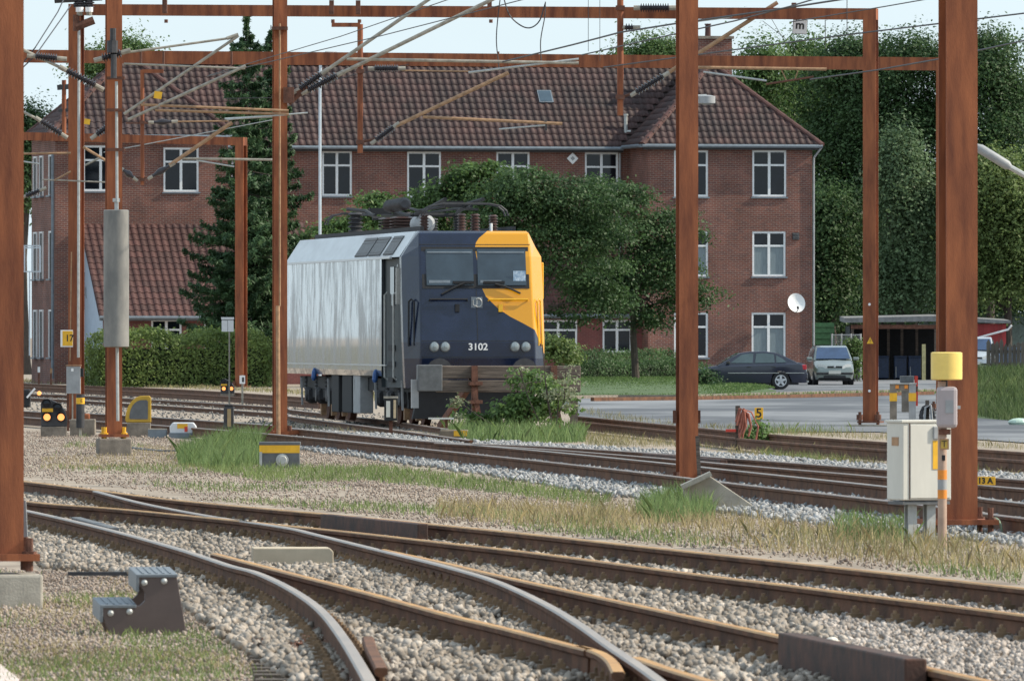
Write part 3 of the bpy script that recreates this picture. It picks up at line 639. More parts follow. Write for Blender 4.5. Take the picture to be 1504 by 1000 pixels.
# ================================================================ LOCOMOTIVE
LA = R(8.5); LO = V(((702 - CX) / F * 200, 200, .08))
loco = thing('electric_locomotive', 'dark blue and yellow electric locomotive with number 3102 at the timber buffer stop', 'locomotive', LO, LA)
def paint_front():
    m = pm('cab_paint', (.0055, .012, .036), .25, 0, .25, 2, coat=.12, rv=.06); t = m.node_tree; n = t.nodes; L = t.links.new; b = n['Principled BSDF']
    src = b.inputs['Base Color'].links[0].from_socket
    tc = n.new('ShaderNodeTexCoord'); sp = n.new('ShaderNodeSeparateXYZ'); L(tc.outputs['Object'], sp.inputs[0])
    def curve(inp, lo, hi, pts):
        mr = n.new('ShaderNodeMapRange'); mr.inputs[1].default_value = lo; mr.inputs[2].default_value = hi; L(inp, mr.inputs[0])
        r = n.new('ShaderNodeValToRGB'); L(mr.outputs[0], r.inputs[0]); e = r.color_ramp.elements; e.remove(e[1]); e[0].position = 0; e[0].color = (pts[0][1] / 5,) * 3 + (1,)
        for p, v in pts[1:]: el = e.new((p - lo) / (hi - lo)); el.color = (v / 5,) * 3 + (1,)
        mu = n.new('ShaderNodeMath'); mu.operation = 'MULTIPLY'; mu.inputs[1].default_value = 5; L(r.outputs[0], mu.inputs[0]); return mu.outputs[0]
    # lower boundary z_b(x)
    zb = curve(sp.outputs[0], 0, 1.6, [(0, 4.6), (.09, 4.6), (.11, 2.93), (.2, 2.72), (.45, 2.47), (.7, 2.30), (.97, 2.16), (1.22, 2.02), (1.5, 1.5)])
    xb = curve(sp.outputs[2], 3.1, 4.3, [(3.1, .10), (3.72, .0), (3.85, .03), (3.95, .1), (4.03, .2), (4.1, .3)])
    g1 = n.new('ShaderNodeMath'); g1.operation = 'GREATER_THAN'; L(sp.outputs[2], g1.inputs[0]); L(zb, g1.inputs[1])
    g2 = n.new('ShaderNodeMath'); g2.operation = 'GREATER_THAN'; L(sp.outputs[0], g2.inputs[0]); L(xb, g2.inputs[1])
    hi = n.new('ShaderNodeMath'); hi.operation = 'GREATER_THAN'; L(sp.outputs[2], hi.inputs[0]); hi.inputs[1].default_value = 3.3
    mf = n.new('ShaderNodeMix'); L(hi.outputs[0], mf.inputs['Factor']); L(g1.outputs[0], mf.inputs[2]); L(g2.outputs[0], mf.inputs[3])
    mc = n.new('ShaderNodeMix'); mc.data_type = 'RGBA'; mc.inputs['B'].default_value = (.66, .30, .012, 1); L(mf.outputs[0], mc.inputs['Factor']); L(src, mc.inputs['A']); L(mc.outputs['Result'], b.inputs['Base Color'])
    return m
def side_paint():
    m = pm('weathered_side_paint', (.03, .045, .075), .2, 0, .3, 5, col2=(.13, .15, .175), stretch=(2.2, 2.2, .12), coat=1, lo=.3, hi=.72, detail=9)
    t = m.node_tree; n = t.nodes; L = t.links.new; b = n['Principled BSDF']; b.inputs['Coat IOR'].default_value = 2.0; b.inputs['Coat Roughness'].default_value = .03
    tc = n.new('ShaderNodeTexCoord'); mp = n.new('ShaderNodeMapping'); mp.inputs['Scale'].default_value = (1, 1.1, .42); nz = n.new('ShaderNodeTexNoise'); nz.inputs['Scale'].default_value = 1.6; nz.inputs['Detail'].default_value = 10; nz.inputs['Roughness'].default_value = .7
    rp = n.new('ShaderNodeValToRGB'); rp.color_ramp.elements[0].position = .43; rp.color_ramp.elements[1].position = .56; rp.color_ramp.elements[0].color = (.08,)*3 + (1,); rp.color_ramp.elements[1].color = (1,)*3 + (1,)
    L(tc.outputs['Object'], mp.inputs[0]); L(mp.outputs[0], nz.inputs[0]); L(nz.outputs['Fac'], rp.inputs[0]); L(rp.outputs[0], b.inputs['Coat Weight'])
    return m
M['cab'] = paint_front(); M['side'] = side_paint()
M['loco_roof'] = pm('silver_roof_slope', (.42, .44, .46), .35, .2, .12, 2, stretch=(1, .6, 2), coat=.3)
M['door_g'] = pm('dark_door', (.016, .028, .034), .6, 0, .2, 3)
ZR = 3.96; ZG = 3.3
# cab front: rows bottom to top (z, centre y, half centre width, side y, half side width)
rows = [(.62, .08, 1.22, .55, 1.46), (1.28, .0, 1.22, .55, 1.49), (1.62, .0, 1.21, .58, 1.5), (2.72, .26, 1.19, .82, 1.5), (ZG, .40, 1.18, .98, 1.49), (3.62, .48, 1.18, .95, 1.36), (ZR - .05, .60, 1.17, .80, 1.20), (ZR, .72, 1.13, .85, 1.15)]
mb = MB(); vs = []
for z, yc, hc, ys, hs in rows: vs += [(-hs, ys + .28, z), (-hs, ys, z), (-hc, yc, z), (hc, yc, z), (hs, ys, z), (hs, ys + .9, z)]
mb.add(vs, [(j*6+i, j*6+i+1, (j+1)*6+i+1, (j+1)*6+i) for j in range(len(rows)-1) for i in range(5)])
cab = mb.build('cab_front', M['cab'], loco, bev=.03)
for p in cab.data.polygons: p.use_smooth = False
def onfront(x, z, off=0):
    for (z0, y0, *_), (z1, y1, *_) in zip(rows, rows[1:]):
        if z0 <= z <= z1: return V((x, y0 + (y1 - y0) * (z - z0) / (z1 - z0) - off, z))
# body shell with left side, roof slopes, roof, right side
Y0, Y1 = 1.35, 20.6
sec = [(-1.46, .87), (-1.5, 1.0), (-1.5, ZG), (-1.15, ZR), (1.15, ZR), (1.5, ZG), (1.5, 1.0), (1.46, .87)]
ys_ = [1.4, 3.3, 19.8, 20.6]
mb = MB(); mb.k = 0
for i, k in ((0, 0), (1, 0), (2, 1), (3, 1), (4, 1), (5, 0), (6, 0)):
    mb.k = k; (x0, z0), (x1, z1) = sec[i], sec[i+1]
    ya = 4.0 if i in (0, 1) else 1.2
    mb.add([(x0, ya, z0), (x0, Y1, z0), (x1, Y1, z1), (x1, ya, z1)], [(0, 1, 2, 3)])
mb.k = 0; mb.add([(x, Y1, z) for x, z in sec], [tuple(range(8))]); mb.add([(x, 4.0, z) for x, z in sec], [tuple(range(8))])
mb.build('body_shell', [M['side'], M['loco_roof']], loco)
# lower valance strip and the side gutter
mb = MB(); mb.box((-1.52, 11.5, ZG), (.05, 18.2, .05)); mb.box((-1.512, 11.9, 1.12), (.03, 17.4, .03)); mb.build('side_gutter', M['loco_roof'], loco)
# door bay, inset
mb = MB(); mb.add([(-1.40, .9, .62), (-1.42, 4.0, .62), (-1.42, 4.0, ZG - .02), (-1.40, .9, ZG - .02)], [(0, 1, 2, 3)]); mb.add([(-1.5, 4.0, .62), (-1.42, 4.0, .62), (-1.42, 4.0, ZG), (-1.5, 4.0, ZG)], [(0, 1, 2, 3)]); mb.build('cab_door', M['door_g'], loco)
mb = MB(); mb.box((-1.425, 2.8, 2.75), (.02, .6, .75)); mb.build('door_window', M['glass_dark'], loco)
for y in (2.1, 3.5):
    mb = MB(); mb.tube([(-1.44, y, .8), (-1.5, y, .85), (-1.5, y, 2.6), (-1.44, y, 2.65)], .022); mb.build('handrail', M['galv'], loco)
for z in (.8, 1.15, 1.5): mb = MB(); mb.box((-1.44, 2.8, z), (.06, .7, .12)); mb.build('step_recess', M['black'], loco)
mb = MB(); mb.bar((-1.5, 1.4, 2.4), (-1.5, 1.4, 3.1), .09, .12); mb.tube([(-1.42, 1.4, 3.12), (-1.52, 1.38, 3.14)], .03); mb.build('side_mirror', M['galv'], loco)
# roof slope grilles
for y0, y1 in ((6.6, 8.6), (4.5, 6.4), (2.5, 4.0)):
    g = MB(); f = lambda t: V((-1.5 + .35 * t - .012, 0, ZG + (ZR - ZG) * t + .006))
    a, b = f(.12), f(.86); nrm = V((-.66, 0, .35)).normalized() * .015
    g.add([a + V((0, y0, 0)) + nrm, a + V((0, y1, 0)) + nrm, b + V((0, y1, 0)) + nrm, b + V((0, y0, 0)) + nrm, a + V((0, y0, 0)), a + V((0, y1, 0)), b + V((0, y1, 0)), b + V((0, y0, 0))], [(0, 1, 2, 3), (0, 4, 5, 1), (1, 5, 6, 2), (2, 6, 7, 3), (3, 7, 4, 0)])
    go = g.build('air_grille', M['greydark'], loco)
    s = MB()
    for k in range(7):
        t0 = .16 + k * .1; c = f(t0) + nrm * 1.3; s.bar(c + V((0, y0 + .05, 0)), c + V((0, y1 - .05, 0)), .012, .02)
    s.build('louvre', M['steel_dark'], go)
# windscreens
def wpane(name, x0, x1, z0, z1, mat, off, th=.02, par=loco):
    g = MB(); q = [onfront(x0, z0, off), onfront(x1, z0, off), onfront(x1, z1, off), onfront(x0, z1, off)]; q = [V(p) for p in q]; nn = V((0, th, 0)); g.add(q + [p + nn for p in q], [(0, 1, 2, 3), (4, 7, 6, 5), (0, 4, 5, 1), (1, 5, 6, 2), (2, 6, 7, 3), (3, 7, 4, 0)]); return g.build(name, mat, par)
M['screen'] = pm('windscreen_glass', (.035, .055, .075), .06, 0, .25, 1.5, spec=.7)
wf = wpane('windscreen_surround', -1.14, 1.13, 2.72, 3.61, M['black'], .012)
for x0, x1 in ((-1.05, -.05), (.04, 1.07)):
    wpane('windscreen', x0, x1, 2.78, 3.54, M['screen'], .022)
    wpane('blind', x0 + .03, x1 - .03, 3.42, 3.46, M['gutter'], .026, .004); wpane('dash_edge', x0 + .05, x0 + .5, 2.82, 2.87, M['gutter'], .026, .004)
mb = MB(); mb.box((0, 0, 0), (.26, .008, .24)); mb.build('window_sticker', pm('blue_sticker', (.2, .38, .6), .4, 0, .3, 14, col2=(.6, .7, .8)), loco, loc=onfront(.92, 2.92, .03))
for pts in ([(-.75, 2.6), (-.45, 2.75), (-.25, 2.82)], [(.93, 2.62), (.6, 2.76), (.4, 2.8)]):
    mb = MB(); mb.tube([onfront(x, z, .06) for x, z in pts], .022); mb.bar(onfront(pts[2][0] - .25, 2.83, .05), onfront(pts[2][0] + .2, 2.83, .05), .03, .05); mb.build('wiper', M['black'], loco)
for x0, x1, mt in ((-1.0, -.2, 'black'), (.25, 1.08, 'yellow')):
    mb = MB(); mb.tube([onfront(x0, 2.47, .0), onfront(x0, 2.5, .07), onfront(x1, 2.5, .07), onfront(x1, 2.47, .0)], .018); mb.build('grab_rail', M[mt], loco)
for x in (-.42, .5): mb = MB(); mb.box((0, -.03, 0), (.09, .06, .16)); mb.build('lamp_bracket', M['black'] if x < 0 else M['yellow'], loco, loc=onfront(x, 2.32))
mb = MB(); mb.box((0, -.012, 0), (.24, .02, .25)); lg = mb.build('crest_plate', M['gutter'], loco, loc=onfront(0, 2.42)); mb = MB()
mb.tube([(-.08, -.03, .05), (-.08, -.03, -.03), (-.04, -.03, -.06), (0, -.03, -.03), (0, -.03, .05)], .012); mb.tube([(.08 * math.cos(a) + .03, -.03, .08 * math.sin(a)) for a in np.linspace(-2.4, 2.2, 9)], .012); mb.build('crest', M['galv'], lg)
for x0, x1, z0, z1 in ((-1.2, 1.2, 1.645, 1.655), (-1.2, 1.2, 1.30, 1.312), (-.006, .006, 1.66, 2.7), (-1.18, 1.18, 3.66, 3.672)):
    wpane('panel_seam', x0, x1, z0, z1, M['black'], .006, .004)
# chamfer grab handles
for sx, mt in ((-1, 'black'), (1, 'yellow')):
    mb = MB(); xx, yy = sx * 1.38, .25
    mb.tube([(sx*1.40, .42, 1.55), (sx*1.42, .36, 1.55), (sx*1.40, .48, 2.45), (sx*1.36, .40, 2.5), (sx*1.31, .30, 2.45), (sx*1.32, .22, 1.55)], .02); mb.build('grab_handle', M[mt], loco)
mb = MB(); mb.box((1.53, 1.15, 2.85), (.06, .16, .7)); mb.build('side_mirror', M['yellow'], loco, bev=.02)
# headlights
hl_ = pm('headlamp_glass', (.3, .34, .35), .15, .3, .2, 30)
for x in (-.93, -.70, .78, 1.01):
    mb = MB(); mb.lathe((0, 0, 0), (0, -.05, 0), [(.105, 0), (.105, .8), (.09, 1)], 18); h = mb.build('headlight', M['greydark'], loco, loc=onfront(x, 1.52), smooth=True)
    mb = MB(); mb.lathe((0, -.03, 0), (0, -.062, 0), [(.086, 0), (.086, .6), (.045, 1)], 18); mb.build('lens', hl_, h, smooth=True)
text('running_number', '3102', .20, M['whitesign'], loco, onfront(0, 1.52, .012), (R(90), 0, 0), .004, 1.05, .004)
# under the nose
mb = MB(); mb.box((0, .22, 1.16), (2.3, .25, .2)); mb.build('buffer_beam', M['grey'], loco)
mb = MB(); mb.box((0, .5, .9), (2.5, .5, .5)); mb.build('underframe_front', M['black'], loco)
for x in (-.9, .9):
    mb = MB(); mb.lathe((x, .1, 1.02), (x, -.62, 1.02), [(.16, 0), (.16, .35), (.11, .36), (.11, .88), (.26, .9), (.27, 1)], 16); mb.build('buffer', M['steel_dark'], loco, smooth=True)
mb = MB(); pl = [(-1.35, .12), (1.35, .12), (1.2, .66), (-1.2, .66)]; mb.prism(pl, lambda p: V((p[0], .25 - .25 * (1 - abs(p[0]) / 1.35), p[1])), lambda p: V((p[0], .45, p[1]))); mb.build('snow_plough', M['black'], loco)
mb = MB(); mb.box((0, 10.5, .68), (2.5, 18.6, .26)); mb.build('underframe', M['black'], loco)
# bogies
for yb in (4.3, 16.3):
    mb = MB(); 
    for sx in (-1, 1): mb.box((sx * 1.13, yb, .62), (.16, 4.6, .26)); mb.box((sx * 1.13, yb - 2.2, .45), (.14, .3, .2))
    bo = mb.build('bogie', M['black'], loco, bev=.02)
    for dy in (-1.85, 0, 1.85):
        for sx in (-1, 1):
            w = MB(); w.lathe((sx * .69, yb + dy, .55), (sx * .83, yb + dy, .55), [(.57, 0), (.57, .2), (.55, .25), (.55, 1)], 26); w.build('wheel', M['rust_dark'], bo, smooth=True)
            w = MB(); w.lathe((sx * 1.08, yb + dy, .56), (sx * 1.34, yb + dy, .56), [(.2, 0), (.2, .6), (.14, 1)], 12); w.box((sx * 1.22, yb + dy, .56), (.14, .5, .22)); w.build('axle_box', M['steel_dark'], bo)
            w = MB(); w.lathe((sx * 1.2, yb + dy + .42, .66), (sx * 1.2, yb + dy + .42, .98), [(.09, 0), (.12, .12), (.09, .25), (.12, .37), (.09, .5), (.12, .63), (.09, .75), (.12, .87), (.09, 1)], 10); w.build('spring', M['steel_dark'], bo)
            w = MB(); w.bar((sx * 1.0, yb + dy - .62, .1), (sx * 1.0, yb + dy - .62, .7), .12, .16); w.build('brake_shoe', M['tube_rust'], bo)
for y, w_, mt in ((8.6, 1.1, 'grey'), (10.2, 1.6, 'black'), (12.2, 1.2, 'black')):
    mb = MB(); mb.box((-1.28, y, .52), (.3, w_, .72)); mb.build('equipment_box', M[mt], loco, bev=.02)
for y in (1.4, 5.6, 8.9, 13.5, 18.2): mb = MB(); mb.bar((-1.42, y, .78), (-1.40, y, .25), .04, .05); mb.build('damper', M['grey'], loco)
for y in (4.9, 15.2): mb = MB(); mb.lathe((-1.5, y, 1.02), (-1.53, y, .72), [(.03, 0), (.06, .3), (.06, .8), (.03, 1)], 9); mb.build('hose_coupling', pm('blue_part', (.03, .1, .3), .4), loco)
# roof equipment
mb = MB()
for sx in (-1, 1): mb.box((sx * .98, 10.2, ZR + .06), (.08, 17.5, .1))
mb.build('roof_rail', M['black'], loco)
def ribbed(a, b, r, n, seg=10):
    pr = []
    for i in range(n): t = i / n; pr += [(r * .62, t), (r, t + .35 / n), (r, t + .5 / n), (r * .62, t + .85 / n)]
    return pr + [(r * .62, 1)]
M['ins_brown'] = pm('roof_insulator', (.075, .04, .034), .35, 0, .25, 8)
for x, y, z1, r in ((-.6, 15, .72, .17), (.55, 15, .72, .17), (-.55, 4.2, .5, .11), (.55, 4.2, .5, .11), (0, 2.4, .48, .1), (.75, 2.9, .45, .1), (.3, 9, .45, .13), (-.35, 9, .5, .3), (-.35, 10.8, .5, .3), (.35, 10.6, .5, .3), (.5, 6.4, .45, .12)):
    z1 *= .8; mb = MB(); mb.lathe((x, y, ZR + .02), (x, y, ZR + .02 + z1), ribbed(0, 0, r, 6), 12); mb.build('roof_insulator', M['ins_brown'] if r > .25 or y < 5 else M['steel_dark'], loco, smooth=True)
mb = MB(); mb.lathe((-.3, 11.6, ZR + .68), (-.3, 9.0, ZR + .70), ribbed(0, 0, .15, 12), 12); mb.build('roof_insulator', M['steel_dark'], loco, smooth=True)
mb = MB(); mb.lathe((-.25, 7.2, ZR + .22), (-.25, 6.0, ZR + .22), [(.2, 0), (.21, .1), (.21, .9), (.14, 1)], 14); mb.build('air_tank', M['grey'], loco, smooth=True)
for k, (ya, yb_) in enumerate(((6.4, 1.6), (12.5, 18.2))):
    p = MB(); s = 1 if ya > yb_ else -1
    for sx in (-.45, .45): p.tube([(sx, ya, ZR + .42), (sx * .7, (ya + yb_) / 2, ZR + .62), (sx * .9, yb_ + s * .4, ZR + .7)], .045); p.tube([(sx, ya - s * .2, ZR + .5), (sx * .6, yb_ + s * 1.2, ZR + .56)], .035)
    p.tube([(-.55, ya, ZR + .42), (.55, ya, ZR + .42)], .05); p.box((0, (ya + yb_) / 2, ZR + .62), (.5, .3, .14))
    po = p.build('pantograph', M['black'], loco)
    for dy in (0, .45):
        q = MB(); yy = yb_ + s * (.1 + dy); q.tube([(-.9, yy, ZR + .34), (-.86, yy, ZR + .45), (-.74, yy, ZR + .55), (-.5, yy, ZR + .6), (.5, yy, ZR + .6), (.74, yy, ZR + .55), (.86, yy, ZR + .45), (.9, yy, ZR + .34)], .022); q.build('contact_head', M['steel_dark'], po)
mb = MB(); mb.tube([(.62, 16, ZR + .74), (.3, 12, ZR + .62), (.2, 9, ZR + .5), (.4, 6, ZR + .55), (.5, 3.5, ZR + .5)], .03); mb.build('roof_busbar', M['black'], loco)
mb = MB(); mb.cyl((.42, .95, ZR), (.42, .95, ZR + .17), .03, n=8); mb.build('aerial', M['whitesign'], loco)

# fit the heights of everything above the bogies to the photograph
ZO, ZN = [-1, 0, .62, 1.28, 1.62, 2.72, 3.3, 3.62, 3.96, 6], [-1, 0, .80, 1.42, 1.76, 2.89, 3.56, 3.77, 4.10, 6.1]
done = set()
def refit(o):
    if o.name.startswith('bogie'): return
    if o.type == 'MESH' and o.data.name not in done and not o.name.startswith('running_number'):
        done.add(o.data.name); n = len(o.data.vertices); c = np.zeros(n * 3); o.data.vertices.foreach_get('co', c); c = c.reshape(-1, 3)
        c[:, 2] = np.interp(c[:, 2] + o.location.z, ZO, ZN) - np.interp(o.location.z, ZO, ZN); o.data.vertices.foreach_set('co', c.ravel()); o.data.update()
    for ch in o.children:
        if ch.parent is loco or o.location.z == 0 or True: refit(ch)
    if o is not loco: o.location.z = float(np.interp(o.location.z, ZO, ZN))
refit(loco)
# ================================================================ MASTS, PORTALS, OVERHEAD LINE
GA = R(8.5)
def hcol(mb, z0, z1, w, d, tf=.022, x=0, y=0):
    mb.box((x, y - d/2 + tf/2, (z0+z1)/2), (w, tf, z1-z0)); mb.box((x, y + d/2 - tf/2, (z0+z1)/2), (w, tf, z1-z0)); mb.box((x, y, (z0+z1)/2), (tf, d - 2*tf, z1-z0))
def bolts(parent, xs, ys, z, mat, r=.028, h=.14):
    for x in xs:
        for y in ys:
            b = MB(); b.cyl((x, y, z), (x, y, z + h), r, n=6); b.cyl((x, y, z + h*.35), (x, y, z + h*.6), r * 1.9, n=6); b.build('anchor_bolt', mat, parent)
def mast(label, px, D, w, d, ztop, zplate, block, plate, rz=GA, bolt='rust_dark', found=None):
    t = thing('steel_mast', label, 'mast', at(px, D), rz)
    mb = MB(); hcol(mb, zplate + .025, ztop, w, d); mb.build('column', M['rust'], t)
    mb = MB(); mb.box((0, 0, zplate), (plate, plate, .05)); mb.build('base_plate', M['rust'], t)
    bolts(t, (-plate/2 + .07, plate/2 - .07), (-plate/2 + .07, plate/2 - .07), zplate - .1, M[bolt], h=.24)
    if block: mb = MB(); mb.box((0, 0, (block[2] + block[3]) / 2), (block[0], block[1], block[3] - block[2])); mb.build('foundation', M[found or 'concrete'], t, bev=.02)
    return t
LPm = mast('near rust-coloured steel mast cut off by the left picture edge', 1, 69, .30, .36, 11, .36, (.56, .6, -.1, .24), .52)
PRm = mast('big near rust-coloured steel mast on the right behind the white cabinet', 1407, 93, .31, .40, 11, .15, (.7, .7, -.1, .02), .68)
P1m = mast('lone rust-coloured steel mast standing before the right wing', 1009, 126, .25, .3, 11, .03, None, .42)
P2m = mast('rust-coloured steel mast carrying the grey tension weight tube', 167, 158, .255, .26, 11, .32, (.54, .54, -.05, .27), .46, bolt='yellow', found='concrete_dk')
P3m = mast('second rust-coloured steel mast left of the locomotive with a pale pipe', 411, 182, .255, .26, 11, .12, (.6, .6, -.1, .06), .5)
# fittings on masts
def part_px(parent, name, mat, D, fn, smooth=False):
    mb = MB(); fn(mb); Mi = parent.matrix_basis.inverted() if False else (Matrix.Translation(parent.location) @ parent.rotation_euler.to_matrix().to_4x4()).inverted()
    mb.v = [tuple(Mi @ V(v)) for v in mb.v]; return mb.build(name, mat, parent, smooth=smooth)
part_px(P1m, 'side_bracket', M['rust_dark'], 0, lambda m: (m.box(P(991, 612, 126), (.05, .12, .17)), m.box(P(1026, 612, 126), (.05, .12, .17))))
part_px(P1m, 'cable_guard', M['wood_old'], 0, lambda m: m.bar(P(1027, 700, 125.7), P(1024, 640, 125.7), .05, .04))
part_px(P2m, 'cable_pipe', M['galv'], 0, lambda m: (m.cyl(P(173, 618, 157.7), P(172, 500, 157.7), .026, n=8), m.cyl(P(172, 310, 157.7), P(171, 120, 157.7), .024, n=8)), True)
part_px(P2m, 'guide_bracket', M['rust_dark'], 0, lambda m: [m.box(P(170, y, 157.7), (.3, .12, .05)) for y in (115, 162, 220)])
part_px(P2m, 'bird_guard', M['steel_dark'], 0, lambda m: (m.cyl(P(165, 78, 157.5), P(165, 60, 157.5), .09, n=8), m.cyl(P(166, 60, 157.5), P(166, 42, 157.5), .05, n=8), m.cyl(P(167, 115, 157.5), P(167, 80, 157.5), .05, n=8)))
part_px(P3m, 'cable_pipe', M['tube_rust'], 0, lambda m: (m.cyl(P(411, 450, 181.7), P(411, 35, 181.7), .018, n=6), m.cyl(P(409, 648, 181.6), P(408, 449, 181.6), .04, n=8)), True)
part_px(P3m, 'clamp', M['rust_dark'], 0, lambda m: (m.box(P(411, 42, 181.8), (.3, .3, .06)), m.box(P(424, 140, 181.8), (.2, .2, .3))))
part_px(P3m, 'side_frame', M['rust'], 0, lambda m: (m.bar(P(405, 638, 181.8), P(440, 634, 181.8), .05, .08), m.bar(P(438, 640, 181.8), P(438, 672, 181.8), .06, .06)))
part_px(LPm, 'cable_guard', M['grey'], 0, lambda m: m.bar(P(36, 815, 69.4), P(32, 735, 69.4), .06, .06))
# grey tension weight hanging round the second mast
t = thing('tension_weight', 'tall grey cylinder weight hanging on the left mast', 'weight', P(171, 510, 157.6))
mb = MB(); mb.lathe((0, -.05, 0), (0, -.05, 2.27), [(.19, 0), (.21, .006), (.21, .994), (.19, 1)], 20); mb.build('weight_tube', pm('grey_tube_paint', (.17, .17, .165), .6, 0, .2, 3, col2=(.26, .25, .23), stretch=(1, 1, .4)), t, smooth=True)
mb = MB(); mb.cyl((0, -.05, 2.27), (0, -.05, 2.42), .03); mb.cyl((0, -.05, 2.4), (0, -.05, 2.46), .06); mb.build('suspension_rod', M['galv'], t)
# portals
def portal(label, pxa, pya, pxb, pyb, Da, Db, w, bh, posts=(True, True), plates=True, ext=(0, 0)):
    a, b = P(pxa, pya, Da), P(pxb, pyb, Db); t = thing('portal_frame', label, 'portal', (a.x, a.y, 0)); o = V((a.x, a.y, 0)); d = (b - a); d.z = 0; d.normalize()
    mb = MB(); mb.bar(a - o - d * ext[0] + V((0, 0, -bh/2)), b - o + d * ext[1] + V((0, 0, -bh/2)), .24, bh); be = mb.build('beam', M['rust'], t)
    for on, p, pxx in ((posts[0], a, 0), (posts[1], b, 1)):
        if not on: continue
        q = p - o; s = 1 if pxx == 0 else -1; c = q + d * s * (w/2 - .003); m2 = MB(); hcol(m2, .12, p.z - bh - .001 if False else p.z - .002, w, .28, x=0, y=0); po = m2.build('post', M['rust'], t, loc=(c.x, c.y - .003, 0), rz=math.atan2(d.y, d.x))
        m2 = MB(); m2.box((0, 0, .1), (.5, .5, .04)); m2.build('base_plate', M['rust_dark'], po); m2 = MB(); m2.box((0, 0, -.02), (.9, .9, .12)); m2.build('foundation', M['concrete'], po)
        for x in (-.2, .2):
            m2 = MB(); m2.cyl((x, -.2, 0), (x, -.2, .32), .035, n=6); m2.cyl((x, -.2, .14), (x, -.2, .26), .075, n=8); m2.build('anchor_bolt', M['rust_dark'], po)
    return t, o, d
G1, g1o, g1d = portal('rust-coloured portal frame with the highest beam spanning the whole yard', 103, 6.5, 1288, 13, 212, 208, .29, .245)
G2, g2o, g2d = portal('rust-coloured portal beam running just above the roof line', -495, 69, 1393, 85, 249, 242, .3, .33)
G3, g3o, g3d = portal('lower rust-coloured portal beam before the left wing windows', -20, 193, 360, 202, 362, 356, .36, .31)
for x in (207, 240, 340, 732): part_px(G2, 'stiffener', M['rust_dark'], 0, lambda m: m.box(P(x, 86, 244.6), (.05, .3, .34)))
for x in (242, 719, 487, 526, 1166): part_px(G1, 'beam_clamp', M['rust_dark'], 0, lambda m: (m.box(P(x, 9 + (x - 103) * .0055, 210), (.1, .34, .3)), m.cyl(P(x + 2, 29, 209.6), P(x + 2, 34, 209.6), .04, n=6)))
for py in (447, 574): part_px(G1, 'earth_stud', M['whitesign'], 0, lambda m: m.cyl(P(1277, py, 207.7), P(1277, py, 207.6), .03, n=10))
# warning triangle on the right portal post
t = thing('warning_sign', 'small yellow warning triangle on the far right portal post', 'sign', P(1278, 500, 207.7)); mb = MB(); mb.prism([(-.075, -.07), (.075, -.07), (0, .075)], lambda p: V((p[0], 0, p[1])), lambda p: V((p[0], .01, p[1]))); mb.build('plate', M['yellow'], t)
text('symbol', '!', .11, M['black_ink'], t, (0, -.004, -.02))
def droptube(label, px, py0, py1, D, r, arm=None):
    t = thing('drop_tube', label, 'tube', P(px, py1, D)); part_px(t, 'tube', M['rust'], 0, lambda m: m.cyl(P(px, py0, D), P(px, py1, D), r, n=10), True)
    if arm: part_px(t, 'bracket', M['rust'], 0, lambda m: m.bar(P(arm[0], arm[1], D), P(px, arm[1], D), .12, .09))
    return t
DT1 = droptube('rust-coloured drop tube hanging left of the middle of the long roof', 529, 36, 225, 209.6, .062, (487, 37))
part_px(DT1, 'clamp', M['rust_dark'], 0, lambda m: [m.box(P(529, y, 209.6), (.17, .17, .09)) for y in (105, 209)])
DT2 = droptube('rust-coloured drop tube hanging before the valley of the right wing roof', 911, -12, 170, 208.6, .07)
part_px(DT2, 'clamp', M['rust_dark'], 0, lambda m: [m.box(P(911, y, 208.6), (.2, .2, .1)) for y in (12, 143)])
DT3 = droptube('thin rust-coloured drop tube before the left wing roof', 209, 103, 272, 244, .05, (240, 105))
part_px(DT3, 'clamp', M['rust_dark'], 0, lambda m: [m.box(P(209, y, 244), (.15, .15, .08)) for y in (180, 264)])
DT4 = droptube('short rust-coloured stub post rising from the lower left portal beam', 94, 118, 200, 300, .07)
part_px(DT4, 'cross_arm', M['steel_dark'], 0, lambda m: (m.bar(P(84, 129, 300), P(108, 127, 300), .12, .16), m.bar(P(86, 163, 300), P(108, 161, 300), .1, .1)))
# cantilever assemblies: tubes and insulators in the plane of their support
def ribs(n, r, r2=.5):
    pr = [(r * r2, 0)]
    for i in range(n): t = (i + .15) / n; pr += [(r * r2, t), (r, t + .25 / n), (r, t + .42 / n), (r * r2, t + .7 / n)]
    return pr + [(r * r2, 1)]
def canti(label, D, tubes=(), ins=(), tags=(), name='cantilever'):
    o = P(*(ins[0][0] if ins else tubes[0][0]), D); t = thing(name, label, 'overhead line', o)
    for a, b, r, mt in tubes:
        mb = MB(); mb.cyl(P(*a, D) - o, P(*b, D + .01) - o, r, n=8); mb.build('tube', M[mt], t, smooth=True)
    for a, b, r, n in ins:
        p, q = P(*a, D) - o, P(*b, D) - o; mb = MB(); mb.lathe(p, q, ribs(n, r), 12); mb.build('insulator', M['insul'], t, smooth=True)
        d = (q - p).normalized(); mb = MB(); mb.cyl(p - d * .14, p, r * .55, n=8); mb.cyl(q, q + d * .16, r * .55, n=8); mb.build('end_fitting', M['galv_dirty'], t)
    for x, y in tags:
        mb = MB(); c = P(x, y, D - .1) - o; mb.box(c, (.13, .01, .12), ry=.15); mb.build('tag_plate', M['yellow'], t)
    return t
